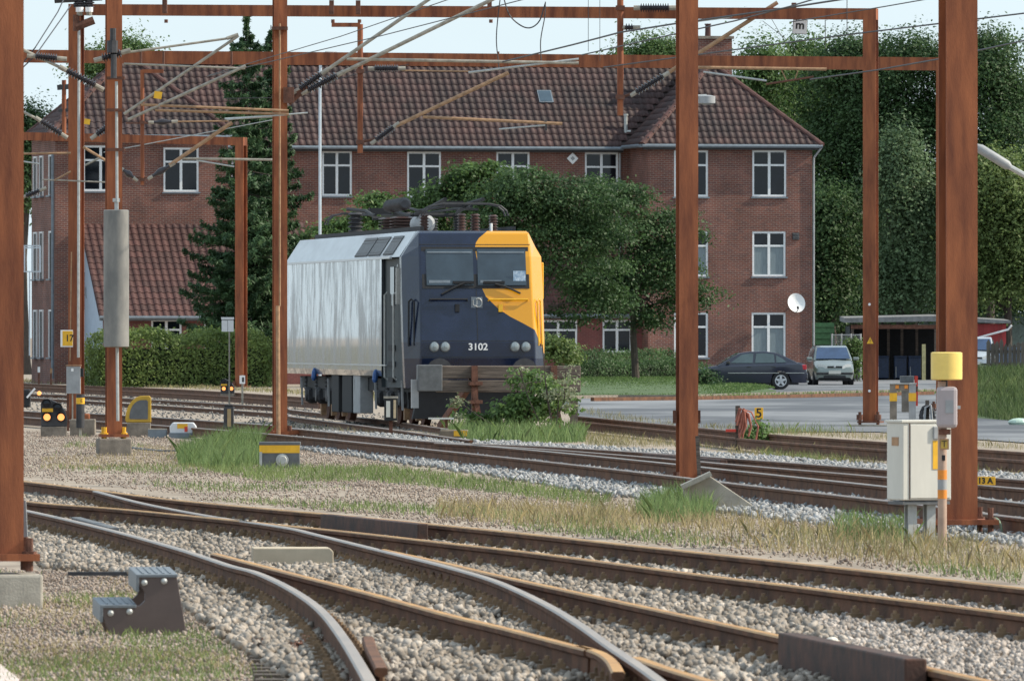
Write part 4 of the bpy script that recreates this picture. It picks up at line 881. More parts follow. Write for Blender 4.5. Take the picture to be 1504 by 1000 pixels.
canti('twin long grey tubes rising steeply from insulators on the second mast', 182,
    [((472, 109), (629, 0), .035, 'galv_dirty'), ((629, 0), (690, -42), .035, 'galv_dirty'), ((495, 111), (722, 0), .038, 'galv_dirty'), ((722, 0), (790, -33), .038, 'galv_dirty'), ((509, 87), (850, 93), .03, 'galv_dirty'), ((688, 107), (850, 87), .022, 'galv'), ((424, 152), (452, 128), .05, 'rust_dark'), ((424, 140), (442, 132), .05, 'rust_dark')],
    [((440, 131), (472, 109), .085, 8), ((452, 133), (495, 111), .085, 9)])
canti('rusty strut and level tube on the drop tube before the middle roof', 209.6,
    [((578, 187), (747, 107), .042, 'tube_rust'), ((621, 172), (826, 182), .034, 'tube_rust'), ((733, 190), (802, 184), .018, 'galv'), ((590, 104), (690, 105), .016, 'tube_rust'), ((530, 209), (552, 204), .03, 'rust_dark'), ((802, 177), (802, 192), .02, 'steel_dark')],
    [((552, 206), (578, 187), .085, 8), ((550, 101), (585, 101), .085, 10)])
canti('rusty strut crossing the lone mast beside the chimney', 208.6,
    [((974, 112), (1142, 4), .045, 'tube_rust'), ((1000, 99), (1214, 102), .034, 'tube_rust'), ((1033, 106), (1126, 119), .022, 'galv'), ((985, 12), (995, 12), .03, 'galv'), ((914, 143), (932, 136), .03, 'rust_dark'), ((1125, 124), (1195, 113), .022, 'rust_dark'), ((1148, 104), (1155, 118), .012, 'tube_rust'), ((1172, 104), (1168, 116), .012, 'tube_rust'), ((995, 35), (1140, 16), .028, 'galv')],
    [((934, 136), (974, 112), .09, 9), ((940, 12), (983, 12), .1, 12), ((918, 41), (930, 41), .09, 3)])
canti('grey tubes fanning out right of the weight mast', 157.6,
    [((182, 168), (350, 53), .024, 'galv_dirty'), ((188, 176), (361, 97), .026, 'galv_dirty'), ((207, 154), (424, 163), .022, 'tube_rust'), ((228, 162), (424, 168), .022, 'tube_rust'), ((183, 78), (333, 57), .02, 'galv_dirty'), ((333, 57), (350, 51), .03, 'galv_dirty'), ((182, 94), (360, 101), .018, 'galv_dirty'), ((333, 176), (452, 166), .014, 'galv')],
    [((150, 86), (178, 78), .075, 7)], [(232, 140)])
canti('left strut with black insulator reaching out of the picture', 158.5,
    [((20, 67), (98, 104), .026, 'galv_dirty'), ((140, 127), (156, 132), .03, 'steel_dark')], [((98, 104), (140, 126), .075, 10), ((52, 83), (84, 86), .07, 9)])
canti('lower left strut with black insulator above the left portal beam', 210,
    [((20, 157), (60, 178), .03, 'galv_dirty'), ((28, 226), (104, 225), .024, 'tube_rust'), ((62, 264), (160, 268), .016, 'galv_dirty'), ((80, 265), (104, 252), .02, 'tube_rust'), ((32, 237), (58, 241), .018, 'galv'), ((122, 216), (162, 240), .03, 'tube_rust'), ((125, 243), (150, 230), .024, 'galv_dirty')], [((60, 178), (90, 197), .085, 8), ((160, 185), (142, 198), .085, 6), ((38, 288), (58, 280), .07, 5)], [(128, 179)])
canti('rusty diagonal strut with insulator pair before the left wing window', 244,
    [((249, 243), (341, 180), .05, 'tube_rust'), ((268, 233), (402, 235), .03, 'galv_dirty'), ((253, 179), (335, 178), .018, 'tube_rust'), ((290, 236), (344, 245), .02, 'galv'), ((330, 175), (402, 171), .03, 'galv'), ((196, 261), (222, 261), .025, 'rust_dark'), ((152, 224), (402, 176), .012, 'galv'), ((185, 181), (226, 181), .02, 'rust_dark')],
    [((224, 259), (249, 244), .085, 1), ((196, 261), (181, 250), .085, 1), ((226, 180), (252, 179), .08, 1)])
# equipment on the left portal post
t = canti('cluster of post insulators and fittings at the top of the left portal post', 211,
    [((116, 45), (115, 525), .03, 'galv'), ((105, 370), (103, 530), .014, 'tube_rust'), ((108, 8), (136, 6), .05, 'steel_dark'), ((112, 40), (138, 30), .09, 'rust_dark'), ((112, 22), (112, 46), .07, 'rust_dark'), ((80, 0), (150, -4), .08, 'steel_dark')],
    [((117, 14), (117, -12), .12, 4), ((131, 14), (131, -12), .12, 4)], name='switch_gear')
for x in (117, 131): part_px(t, 'cap', M['whitesign'], 0, lambda m: m.cyl(P(x, 18, 210.8), P(x, 11, 210.8), .085, n=12))
# wires
def wire(label, pts, r=.011, mat='steel_dark', sag=0):
    o = pts[0]; mb = MB(); q = [p - o for p in pts]; mb.tube(q, r, 5); return tag(mb.build('overhead_wire', M[mat], loc=o), label, 'wire', 'overhead line wires')
def wpx(label, pl, z, r=.011, far=0, near=0):
    pts = [PZ(x, y, z) for x, y in pl]
    if near: pts.append(pts[-1] + (pts[-1] - pts[-2]).normalized() * near)
    if far: pts.insert(0, pts[0] + (pts[0] - pts[1]).normalized() * far)
    return wire(label, pts, r)
wpx('thin wire rising to the right above the second mast', [(422, 77), (500, 54), (576, 28)], 7.0, .008, 15, 25)
wpx('thin wire just below it rising towards the middle of the top beam', [(444, 80), (560, 53), (654, 29)], 7.1, .009, 15, 25)
wpx('dark wire meeting the small insulator on the roof-valley drop tube', [(768, 84), (842, 66), (911, 48), (993, 35), (1130, 16), (1260, -4)], 7.2, .016, 4)
wpx('wire running past the chimney top to the upper right', [(855, 81), (993, 50), (1080, 31), (1160, 10), (1220, -8)], 7.2, .013)
wpx('long wire passing over the far portal post to the right edge', [(1060, 76), (1134, 66), (1240, 52), (1380, 35), (1504, 20)], 6.9, .013, 10, 15)
wpx('lower contact wire crossing before the dark trees', [(1190, 117), (1290, 103), (1380, 87), (1504, 60)], 5.9, .012, 0, 10)
wpx('thin wire at the top right corner', [(1160, 33), (1300, 10), (1380, -4)], 7.4, .01)
wire('steep feeder cable left of the left portal post', [P(8, 124, 200), P(52, 82, 200), P(96, 20, 205), P(104, 8, 208)], .014)
wire('second steep feeder cable left of the left portal post', [P(20, 110, 200), P(52, 70, 200), P(85, 18, 205), P(97, -8, 208)], .014)
wire('hanging jumper cable between the top and middle beams', [P(x, y, 195) for x, y in catmull([(735, -5), (731, 28), (729, 60), (732, 92), (733, 104)], 5)], .012)
wire('slack jumper loop under the top beam', [P(x, y, 195) for x, y in catmull([(739, -5), (748, 22), (765, 38), (780, 41), (793, 30), (801, 5)], 5)], .014)
wire('right jumper cable hanging from the top beam', [P(x, y, 195) for x, y in catmull([(801, 3), (800, 25), (794, 60), (795, 92)], 5)], .012)
for lab, x, y0, y1, dd in (('thin dropper wire right of the loop', 864, -5, 76, 190), ('second thin dropper wire right of the loop', 881, -5, 90, 190), ('dropper wire above the right trees', 1244, -5, 50, 130), ('faint dropper wire left of the far portal post', 1212, 30, 72, 130)):
    wire(lab, [P(x, y0, dd), P(x, y1, dd)], .006)
wire('grey level tube wire across the left wing front', [P(30, 226, 250), P(110, 225, 250)], .012)
wire('thin wire crossing low before the spruces', [P(330, 145, 244), P(400, 144, 244), P(520, 110, 244), P(600, 95, 244)], .01)
wire('thin stay wire from the roof-valley strut to the right', [P(1120, 31, 200), P(1160, 62, 200), P(1170, 75, 200)], .006)
wire('second thin stay wire from the roof-valley strut', [P(1133, 28, 200), P(1152, 60, 200), P(1156, 70, 200)], .006)
# small m sign
t = thing('letter_sign', 'small white square sign with the letter m under the top beam', 'sign', P(1175, 40, 209)); mb = MB(); mb.box((0, 0, 0), (.29, .012, .29), ry=.07); mb.build('plate', M['whitesign'], t, bev=.004)
mb = MB(); mb.box((0, .004, 0), (.32, .008, .32), ry=.07); mb.build('border', M['grey'], t); text('letter', 'm', .26, M['black_ink'], t, (0, -.012, .035), (R(90), .07, 0), .002, 1, .006)
mb = MB(); mb.tube([(-.3, 0, .22), (-.1, 0, .19), (.12, 0, .2)], .03); mb.cyl((-.08, 0, .14), (-.08, 0, .22), .012); mb.cyl((.08, 0, .14), (.08, 0, .22), .012); mb.build('hanger', M['steel_dark'], t)
# lamps
def lamp(label, base, pts, head, r=.05, mat='galv'):
    t = thing('street_lamp', label, 'street lamp', base); mb = MB(); mb.tube([V(p) - V(base) for p in pts], r, 8); mb.build('pole', M[mat], t, smooth=True)
    a, b, rr = head; mb = MB(); mb.lathe(V(a) - V(base), V(b) - V(base), [(rr * .4, 0), (rr, .12), (rr, .85), (rr * .5, 1)], 12); h = mb.build('lamp_head', M['grey'], t, smooth=True); return t
D = 330; M['pole_blue'] = pm('pale_pole_paint', (.5, .56, .62), .45, .2, .08, 4)
lamp('slender pale lamp post rising behind the locomotive before the long roof', at(470, D), [at(470, D), P(470, 300, D), P(470, 135, D), P(471, 82, D), P(478, 79, D)], (P(476, 79, D), P(497, 80, D), .09), .05, 'pole_blue')
D = 300; lamp('grey dome lamp peeking out right of the lone mast', at(1010, D), [at(1010, D), P(1010, 148, D), P(1014, 142, D), P(1038, 141, D)], (P(1038, 140, D), P(1038, 154, D), .27))
D = 170; t = lamp('slanted tube lamp reaching in from the right picture edge', at(1640, D), [at(1640, D), P(1640, 330, D), P(1560, 288, D), P(1482, 245, D)], (P(1486, 247, D), P(1432, 214, D), .085))
# ================================================================ GRASS AND LEAVES (stuff)
def blades(px, dens, h0, h1, w=.0034, z=0.0, lean=.8, noise=None, zf=None, seg=None):
    p = sample(poly_px(px) if not isinstance(px, np.ndarray) else px, dens)
    if noise:
        sc, th = noise; s = np.sin(p[:, 0] * sc * 1.7 + 1.3) + np.sin(p[:, 1] * sc * .55 + p[:, 0] * sc * .8) + np.sin(p[:, 1] * sc * .23 - p[:, 0] * sc * 1.1 + 2) + rng.normal(0, .5, len(p)); p = p[s > th]
    n = len(p); a = rng.uniform(0, 6.283, n); h = rng.uniform(h0, h1, n) * rng.uniform(.6, 1, n); l = h * rng.uniform(0, lean, n); b = rng.uniform(0, 6.283, n)
    ww = w * rng.uniform(.7, 1.4, n)
    v = np.zeros((n, 5, 3)); ca, sa = np.cos(a) * ww, np.sin(a) * ww
    dx, dy = np.cos(b) * l, np.sin(b) * l
    for k, (s, t, q) in enumerate(((-1, 0, 0), (1, 0, 0), (.8, .55, .3), (0, 1, 1), (-.8, .55, .3))):
        v[:, k, 0] = p[:, 0] + ca * s + dx * q; v[:, k, 1] = p[:, 1] + sa * s + dy * q; v[:, k, 2] = z + h * t
    if zf is not None: v[:, :, 2] += zf(p)[:, None]
    return v.reshape(-1, 3), (np.arange(5)[None] + (np.arange(n) * 5)[:, None])
def grass(name, label, mat, *specs):
    vs, fs, o = [], [], 0
    for s in specs:
        v, f = blades(**s); vs.append(v); fs.append(f + o); o += len(v)
    return tag(npmesh(name, np.concatenate(vs), np.concatenate(fs), mat), label, 'grass', kind='stuff')
M['grass_green'] = pm('green_grass', (.13, .21, .06), .7, 0, .3, .8, col2=(.25, .31, .11), island=.35, trans=.35)
M['grass_tall'] = pm('tall_green_grass', (.11, .2, .055), .7, 0, .3, .8, col2=(.21, .29, .11), island=.35, trans=.35)
M['grass_dry'] = pm('dry_grass', (.36, .28, .15), .8, 0, .25, .8, col2=(.45, .38, .2), island=.35, trans=.3)
M['grass_mix'] = pm('mixed_grass', (.20, .22, .08), .8, 0, .3, .5, col2=(.40, .33, .18), island=.35, trans=.3)
M['lawn_blade'] = pm('lawn_grass', (.085, .16, .04), .7, 0, .3, .3, col2=(.13, .2, .06), island=.3, trans=.35)
grass('grass', 'tall green grass left of the yellow banded box', M['grass_tall'],
      dict(px=[(262, 672), (330, 650), (384, 646), (383, 684), (330, 690), (262, 684)], dens=300, h0=.06, h1=.44, w=.0036),
      dict(px=[(985, 735), (1040, 740), (1050, 765), (960, 770), (930, 755)], dens=330, h0=.06, h1=.36, w=.004),
      dict(px=[(1225, 765), (1345, 772), (1340, 800), (1230, 795)], dens=120, h0=.1, h1=.24, w=.005))
grass('grass', 'short green grass strip along the dirt behind the foreground rails', M['grass_green'],
      dict(px=[(420, 688), (560, 688), (760, 712), (900, 735), (880, 745), (700, 722), (540, 708), (380, 708), (300, 690)], dens=120, h0=.05, h1=.17),
      dict(px=[(300, 735), (420, 730), (800, 758), (1000, 780), (1500, 845), (1500, 858), (936, 796), (700, 772), (420, 744)], dens=120, h0=.04, h1=.13, noise=(.9, 0)),
      dict(px=[(120, 640), (440, 690), (520, 720), (300, 725), (40, 690)], dens=60, h0=.04, h1=.13, noise=(.8, .8)),
      dict(px=[(-20, 842), (190, 855), (260, 900), (330, 950), (430, 1010), (-20, 1010)], dens=330, h0=.02, h1=.08, w=.003, noise=(1.6, .3)),
      dict(px=[(1120, 672), (1330, 690), (1310, 668), (1110, 655)], dens=60, h0=.05, h1=.18, noise=(.8, .2)),
      dict(px=[(1130, 630), (1250, 634), (1330, 648), (1130, 640)], dens=30, h0=.1, h1=.3, noise=(.8, .3)))
grass('grass', 'dry straw-coloured grass bank in front of the near main track', M['grass_dry'],
      dict(px=[(640, 742), (800, 745), (990, 757), (1200, 780), (1400, 800), (1520, 815), (1520, 850), (1300, 830), (936, 790), (640, 762)], dens=110, h0=.04, h1=.24, noise=(.7, -.6)),
      dict(px=[(-20, 842), (190, 855), (260, 900), (330, 950), (430, 1010), (-20, 1010)], dens=170, h0=.015, h1=.06, w=.003, noise=(1.3, .2)),
      dict(px=[(60, 655), (280, 655), (300, 690), (60, 690)], dens=40, h0=.03, h1=.09, noise=(.6, -.2)),
      dict(px=[(850, 622), (1000, 638), (1110, 650), (1110, 662), (860, 648)], dens=18, h0=.06, h1=.16))
grass('grass', 'mixed green and straw grass tufts scattered along the verge', M['grass_mix'],
      dict(px=[(860, 728), (990, 745), (1200, 772), (1520, 812), (1520, 845), (1000, 790), (860, 770)], dens=70, h0=.08, h1=.26, noise=(1.1, .2)),
      dict(px=[(-20, 950), (300, 960), (420, 1010), (-20, 1015)], dens=150, h0=.02, h1=.07, w=.003, noise=(1.1, 0)),
      dict(px=[(-20, 561), (150, 566), (400, 577), (480, 584), (700, 600), (700, 585), (400, 572), (-20, 557)], dens=9, h0=.06, h1=.2, w=.012),
      dict(px=[(840, 600), (880, 606), (1000, 624), (900, 622)], dens=16, h0=.08, h1=.2),
      dict(px=[(420, 628), (690, 645), (640, 640), (420, 625)], dens=20, h0=.05, h1=.15),
      dict(px=[(860, 636), (1000, 648), (1120, 657), (1330, 670), (1520, 685), (1520, 702), (1320, 686), (1100, 669), (860, 655)], dens=60, h0=.04, h1=.18, noise=(.8, -.8)), dict(px=[(900, 617), (1000, 625), (1130, 632), (1330, 644), (1520, 655), (1520, 663), (1320, 649), (1130, 637), (1000, 628)], dens=40, h0=.06, h1=.2, noise=(.6, -.3)))
# weeds on the lawn edge and the lawn itself
lawn_poly = np.array([[v.x, v.y] for v in [*front, *reversed(back)]])
def lawn_z(p): 
    t = np.clip((p[:, 1] - 318) / 74, 0, 1); return .03 + .29 * np.sin(t * np.pi / 2) * np.clip((11.5 - p[:, 0]) / 3, .25, 1)
grass('grass', 'mown green lawn in front of the low hedges', M['lawn_blade'], dict(px=lawn_poly, dens=38, h0=.04, h1=.09, w=.02, zf=lawn_z))
grass('grass', 'thin line of weeds along the road kerb', M['grass_green'], dict(px=[(1020, 583.5), (1420, 576), (1420, 577.5), (1020, 585)], dens=18, h0=.08, h1=.22, w=.02))

def leafcloud(c, nrm, size, aspect=.6, tilt=.7):
    """rhombic leaves at points c facing roughly nrm"""
    n = len(c); nn = nrm + rng.normal(0, tilt, (n, 3)); nn /= np.linalg.norm(nn, axis=1)[:, None] + 1e-9
    r = rng.normal(size=(n, 3)); u = np.cross(nn, r); u /= np.linalg.norm(u, axis=1)[:, None] + 1e-9; w = np.cross(nn, u)
    s = size * rng.uniform(.6, 1.3, (n, 1))
    v = np.stack([c - u * s, c - w * s * aspect + nn * s * .15, c + u * s, c + w * s * aspect + nn * s * .15], 1)
    return v.reshape(-1, 3), (np.arange(4)[None] + (np.arange(n) * 4)[:, None])
def crown_points(blobs, nclump, per, rc, squash=.42):
    vol = np.array([b[3] * b[4] * b[5] for b in blobs]) ** .75; pr = vol / vol.sum(); cs, ns = [], []
    k = rng.choice(len(blobs), nclump, p=pr)
    for b, m in ((blobs[i], (k == i).sum()) for i in range(len(blobs))):
        d = rng.normal(size=(m, 3)); d /= np.linalg.norm(d, axis=1)[:, None]; rr = rng.uniform(.2, 1.12, (m, 1)) ** .5
        d[:, 2] = np.where(d[:, 2] < -.5, -d[:, 2], d[:, 2])
        cc = np.array(b[:3]) + d * rr * np.array(b[3:6])
        for q, dd in zip(cc, d):
            rad = rc * rng.uniform(.6, 1.4); e = rng.normal(0, .62, (per, 3)) * rad * np.array([1.25, 1.25, squash]); e[:, 2] -= .12 * (e[:, 0] ** 2 + e[:, 1] ** 2) / rad
            cs.append(q + e); ns.append(np.repeat((dd * .6 + np.array([0, 0, .7]))[None], per, 0) + e / rad * .5)
    return np.concatenate(cs), np.concatenate(ns)
M['bark'] = pm('bark', (.07, .055, .045), .95, 0, .3, 6, stretch=(3, 3, .5), bump=.5)
def tree(name, label, cat, base, blobs, nclump, per, rc, leaf, mat, trunk_h, tr=.16, group=None, aspect=.6, limbs=7, tilt=.7, squash=.42):
    extra = []
    for b in blobs:
        for k in range(9):
            a = rnd.uniform(0, 6.283); e = rnd.uniform(-.25, 1); q = rnd.uniform(.16, .5); c = math.sqrt(max(0, 1 - e * e)) * rnd.uniform(.8, 1.15)
            extra.append((b[0] + b[3] * c * math.cos(a), b[1] + b[4] * c * math.sin(a), b[2] + b[5] * e * rnd.uniform(.8, 1), b[3] * q, b[4] * q, b[5] * q * .75))
    blobs = [(b[0], b[1], b[2], b[3] * .86, b[4] * .86, b[5] * .86) for b in blobs] + extra; nclump = int(nclump * 1.15)
    t = thing(name, label, cat, base, group=group); mb = MB(); top = V((rnd.uniform(-.2, .2), rnd.uniform(-.2, .2), trunk_h))
    mid = top * .5 + V((rnd.uniform(-.1, .1), 0, 0))
    mb.lathe((0, 0, -.1), mid, [(tr * 1.35, 0), (tr, .2), (tr * .85, 1)], 9); mb.lathe(mid, top, [(tr * .85, 0), (tr * .5, 1)], 9)
    for i in range(limbs):
        b = blobs[i % len(blobs)]; a = mid.lerp(top, rnd.uniform(0, 1)); e = V(b[:3]) + V((rnd.uniform(-.6, .6) * b[3], rnd.uniform(-.6, .6) * b[4], rnd.uniform(-.4, .5) * b[5]))
        m2 = a.lerp(e, .5) + V((0, 0, .2)); mb.lathe(a, m2, [(tr * .45, 0), (tr * .3, 1)], 6); mb.lathe(m2, e, [(tr * .3, 0), (tr * .08, 1)], 6)
    mb.build('trunk', M['bark'], t, smooth=True)
    c, n = crown_points(blobs, nclump, per, rc, squash); c[:, 2] = np.maximum(c[:, 2], .05); v, f = leafcloud(c, n, leaf, aspect, tilt); npmesh('crown', v, f, mat, t); return t
def leafmat(name, c0, c1, tr=.42): return pm(name, c0, .55, 0, .3, .55, col2=[q * 1.1 for q in c1], island=.3, trans=tr, spec=.35)
M['leaf_dark'] = leafmat('dark_leaf', (.038, .085, .028), (.085, .15, .055))
M['leaf_mid'] = leafmat('mid_leaf', (.065, .13, .034), (.135, .22, .07))
M['leaf_yel'] = leafmat('light_leaf', (.10, .16, .04), (.18, .24, .08))
M['leaf_grey'] = leafmat('greyish_leaf', (.085, .15, .065), (.15, .22, .11))
M['leaf_con'] = leafmat('spruce_needle', (.036, .085, .036), (.085, .155, .065), .3)
M['leaf_hedge'] = leafmat('hedge_leaf', (.10, .17, .035), (.2, .26, .075))
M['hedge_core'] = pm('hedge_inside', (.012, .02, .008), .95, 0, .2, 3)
# ---- trees before the building
def blob_px(base, D, items):
    """items: (px, py, rx_px, ry_px[, depth offset]) -> ellipsoids local to base"""
    out = []
    for it in items:
        p = P(it[0], it[1], D); rx, ry = it[2] * D / F, it[3] * D / F; dy = it[4] if len(it) > 4 else 0
        out.append((p.x - base.x, p.y - base.y + dy, p.z - base.z, rx, min(rx, ry) * 1.0, ry))
    return out
b = at(790, 372); tree('deciduous_tree', 'broad dark green tree right behind the locomotive cab', 'tree', b, blob_px(b, 372, [(770, 330, 85, 60), (830, 300, 75, 50, -.5), (840, 390, 80, 70), (740, 290, 55, 35), (870, 460, 50, 45, .3)]), 900, 34, .42, .07, M['leaf_dark'], 4.2)
b = at(935, 378); tree('deciduous_tree', 'dark green tree reaching over to the lone rust mast before the right wing', 'tree', b, blob_px(b, 378, [(930, 350, 75, 55), (965, 410, 65, 50), (890, 430, 45, 60), (1010, 440, 38, 32), (905, 300, 50, 38), (960, 470, 40, 30)]), 800, 34, .42, .07, M['leaf_dark'], 4.0)
b = at(610, 374); tree('deciduous_tree', 'lighter shrubby tree behind the pantographs on the locomotive roof', 'tree', b, blob_px(b, 374, [(560, 320, 55, 30), (650, 300, 60, 40), (690, 270, 45, 32), (610, 350, 90, 50), (510, 345, 40, 25)]), 520, 34, .42, .085, M['leaf_mid'], 3.2)
# ---- spruces
def conifer(label, px, py_top, D, half_px, py_bot, seed, lean=0):
    rs = np.random.default_rng(seed); base = at(px, D); top = P(px, py_top, D).z; zb = P(px, py_bot, D).z; Rr = half_px * D / F
    t = thing('spruce_tree', label, 'tree', base, group=None); mb = MB(); mb.lathe((0, 0, -.1), (0, 0, top - .2), [(.2, 0), (.14, .4), (.02, 1)], 8)
    cs, ns = [], []; z = zb
    while z < top - .15:
        fr = (top - z) / (top - zb); r = Rr * (fr ** .62) * rs.uniform(.75, 1.15) + .1; k = max(5, int(11 * fr + 4)); a0 = rs.uniform(0, 6.28)
        for i in range(k):
            a = a0 + 6.283 * i / k + rs.normal(0, .15); rr = r * rs.uniform(.5, 1.25); zj = rs.uniform(-.3, .25); m = int(40 + 130 * rr)
            s = rs.uniform(.1, 1, m) ** .75; side = rs.normal(0, .16, m) * (1.1 - s) * rr + rs.normal(0, .05, m)
            dz = zj - .28 * rr * s + .32 * rr * s ** 3 + rs.normal(0, .05, m) - np.abs(rs.normal(0, .1, m)) * s
            rr = rr * min(1, max(.25, (top - z - zj) / 1.2)); x = np.cos(a) * s * rr - np.sin(a) * side; y = np.sin(a) * s * rr + np.cos(a) * side
            cs.append(np.stack([x, y, z + dz], 1)); ns.append(np.stack([np.cos(a) * .5 * np.ones(m), np.sin(a) * .5 * np.ones(m), np.ones(m) * .6], 1))
            if i % 2 == 0: mb.lathe((0, 0, z), (math.cos(a) * rr * .8, math.sin(a) * rr * .8, z - .15 * rr), [(.035, 0), (.01, 1)], 5)
        z += .46
    mb.build('trunk', M['bark'], t, smooth=True); v, f = leafcloud(np.concatenate(cs), np.concatenate(ns), .12, .3, .6); npmesh('crown', v, f, M['leaf_con'], t); return t
conifer('tall dark spruce with its tip left of the second rust mast', 362, 24, 380, 80, 505, 3)
conifer('second dark spruce growing close to the second rust mast', 398, 30, 383, 68, 500, 5)
# ---- wood on the right and far tree tops
def wood(label, px, D, items, mat, nc, name='deciduous_tree', leaf=.085, grp='trees behind the yard on the right', per=52, rc=.8, asp=.6, squash=.85):
    b = at(px, D); return tree(name, label, 'tree', b, blob_px(b, D, items), int(nc * 1.15), per, rc, leaf, mat, P(px, items[0][1], D).z * .75, .22, grp, asp, squash=squash)
wood('pointed tree top rising right of the chimney', 1120, 455, [(1115, 150, 40, 70), (1118, 88, 20, 32), (1125, 230, 50, 60), (1100, 320, 60, 80)], M['leaf_mid'], 600)
wood('leafy tree above the roof corner of the right wing', 1185, 460, [(1190, 130, 38, 60), (1180, 88, 22, 24), (1200, 220, 45, 80), (1215, 330, 40, 70), (1225, 150, 35, 60), (1160, 170, 40, 70)], M['leaf_mid'], 700)
wood('large tree behind the far rust portal post', 1255, 452, [(1255, 120, 50, 55), (1262, 90, 34, 30), (1245, 220, 55, 80), (1240, 330, 50, 80), (1215, 420, 35, 60), (1255, 425, 45, 50)], M['leaf_dark'], 1000)
wood('tall full tree left of the big right mast', 1340, 450, [(1340, 110, 55, 55), (1350, 82, 40, 28), (1330, 210, 60, 80), (1335, 320, 60, 80), (1340, 410, 60, 60), (1290, 440, 40, 40), (1300, 160, 40, 70), (1292, 270, 35, 70), (1385, 180, 40, 80), (1395, 320, 40, 80)], M['leaf_dark'], 1000)
wood('pale greyish weeping tree before the dark wood', 1322, 440, [(1322, 270, 32, 50), (1330, 330, 30, 55), (1318, 230, 22, 25), (1325, 385, 34, 40), (1322, 425, 36, 35)], M['leaf_grey'], 520, 'weeping_tree', .09, None, squash=1.7, rc=.55)
wood('tall tree with open feathery top right of the big mast', 1455, 448, [(1452, 110, 38, 55), (1440, 75, 30, 26), (1470, 180, 40, 60), (1450, 260, 50, 70), (1450, 350, 45, 60)], M['leaf_dark'], 620)
wood('sunlit yellowish green tree at the right edge', 1480, 440, [(1480, 330, 60, 70), (1460, 270, 45, 50), (1500, 400, 50, 60), (1450, 420, 35, 45)], M['leaf_yel'], 800)
wood('tree at the far right border of the picture', 1545, 455, [(1545, 190, 55, 90), (1540, 300, 60, 80)], M['leaf_dark'], 500)
wood('bushy tree filling the gap beside the right wing wall', 1225, 445, [(1215, 400, 40, 60), (1205, 450, 30, 40), (1225, 330, 40, 50)], M['leaf_dark'], 450)
wood('low dark tree behind the carport roof', 1300, 470, [(1300, 420, 60, 60), (1370, 430, 60, 60), (1330, 350, 70, 70)], M['leaf_dark'], 700)
wood('dark tree behind the carport gable at right', 1430, 470, [(1440, 430, 60, 50), (1410, 350, 50, 80), (1480, 440, 60, 40)], M['leaf_dark'], 600)
wood('far tree tops showing above the middle of the long roof', 955, 500, [(960, 95, 40, 32), (930, 100, 20, 25), (985, 98, 22, 32)], M['leaf_mid'], 260, grp='far trees over the roof')
wood('far tree top showing above the left wing roof', 190, 500, [(192, 88, 20, 22), (150, 100, 30, 20)], M['leaf_mid'], 160, grp='far trees over the roof')
wood('far tree behind the left wing at the picture edge', 40, 500, [(38, 260, 22, 110), (48, 195, 12, 25)], M['leaf_dark'], 260, grp='far trees over the roof')
# ---- hedges
def hedge(label, a, b, depth, h, mat, D=None, z=0, dens=430, leaf=.05, top_wave=.12, round_=.25):
    a, b = V(a), V(b); L_ = (b - a).length; t = thing('hedge', label, 'hedge', a, math.atan2(b.y - a.y, b.x - a.x)); mb = MB()
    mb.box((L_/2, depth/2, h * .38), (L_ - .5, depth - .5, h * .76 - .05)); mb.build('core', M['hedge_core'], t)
    n = int((L_ * h + L_ * depth + depth * h * 2) * dens); s = rng.random(n); c = np.zeros((n, 3)); nn = np.zeros((n, 3)); A = np.array([L_*h, L_*depth, depth*h, depth*h]); A = np.cumsum(A / A.sum())
    u, w = rng.random(n), rng.random(n); k = np.searchsorted(A, s)
    m = k == 0; c[m] = np.stack([u[m]*L_, 0*u[m], w[m]*h], 1); nn[m] = (0, -1, .3)
    m = k == 1; c[m] = np.stack([u[m]*L_, w[m]*depth, h+0*u[m]], 1); nn[m] = (0, -.2, 1)
    m = k == 2; c[m] = np.stack([0*u[m], u[m]*depth, w[m]*h], 1); nn[m] = (-1, 0, .3)
    m = k == 3; c[m] = np.stack([L_+0*u[m], u[m]*depth, w[m]*h], 1); nn[m] = (1, 0, .3)
    wv = top_wave * (np.sin(c[:, 0]*1.3) + np.sin(c[:, 0]*2.9+1) + rng.normal(0, .4, n)); e = np.clip(np.minimum(c[:, 0], L_-c[:, 0]) / .9, 0, 1); c[:, 2] *= (1 - round_ * (1-e)**2); c[:, 2] += wv * c[:, 2] / h
    c[:, 1] += np.where(c[:, 2] > h*.75, round_*(c[:, 2]-h*.75)/h*(depth*.5-c[:, 1])*2, 0); c += rng.normal(0, .11, (n, 3)); c[:, 2] = np.maximum(c[:, 2], .03)
    v, f = leafcloud(c, nn, leaf, .6, .6); npmesh('foliage', v, f, mat, t); return t
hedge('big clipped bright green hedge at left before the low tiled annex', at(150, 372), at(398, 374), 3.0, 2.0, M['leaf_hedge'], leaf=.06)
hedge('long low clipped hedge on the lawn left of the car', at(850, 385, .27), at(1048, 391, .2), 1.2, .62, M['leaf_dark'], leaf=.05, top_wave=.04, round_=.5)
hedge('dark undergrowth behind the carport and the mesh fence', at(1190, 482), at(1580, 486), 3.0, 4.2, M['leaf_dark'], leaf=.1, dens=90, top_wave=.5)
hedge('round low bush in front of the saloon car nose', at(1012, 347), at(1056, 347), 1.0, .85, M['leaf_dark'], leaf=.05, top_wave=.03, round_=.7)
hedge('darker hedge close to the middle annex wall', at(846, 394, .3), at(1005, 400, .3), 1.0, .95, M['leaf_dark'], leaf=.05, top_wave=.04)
# ================================================================ SMALL LINESIDE THINGS
def box_thing(name, label, cat, base, rz=0): return thing(name, label, cat, base, rz)
def B(parent, name, mat, c, d, bev=0, rz=0, rx=0, ry=0):
    mb = MB(); mb.box((0, 0, 0), d, rz, rx, ry); return mb.build(name, M[mat] if isinstance(mat, str) else mat, parent, bev=bev, loc=c)
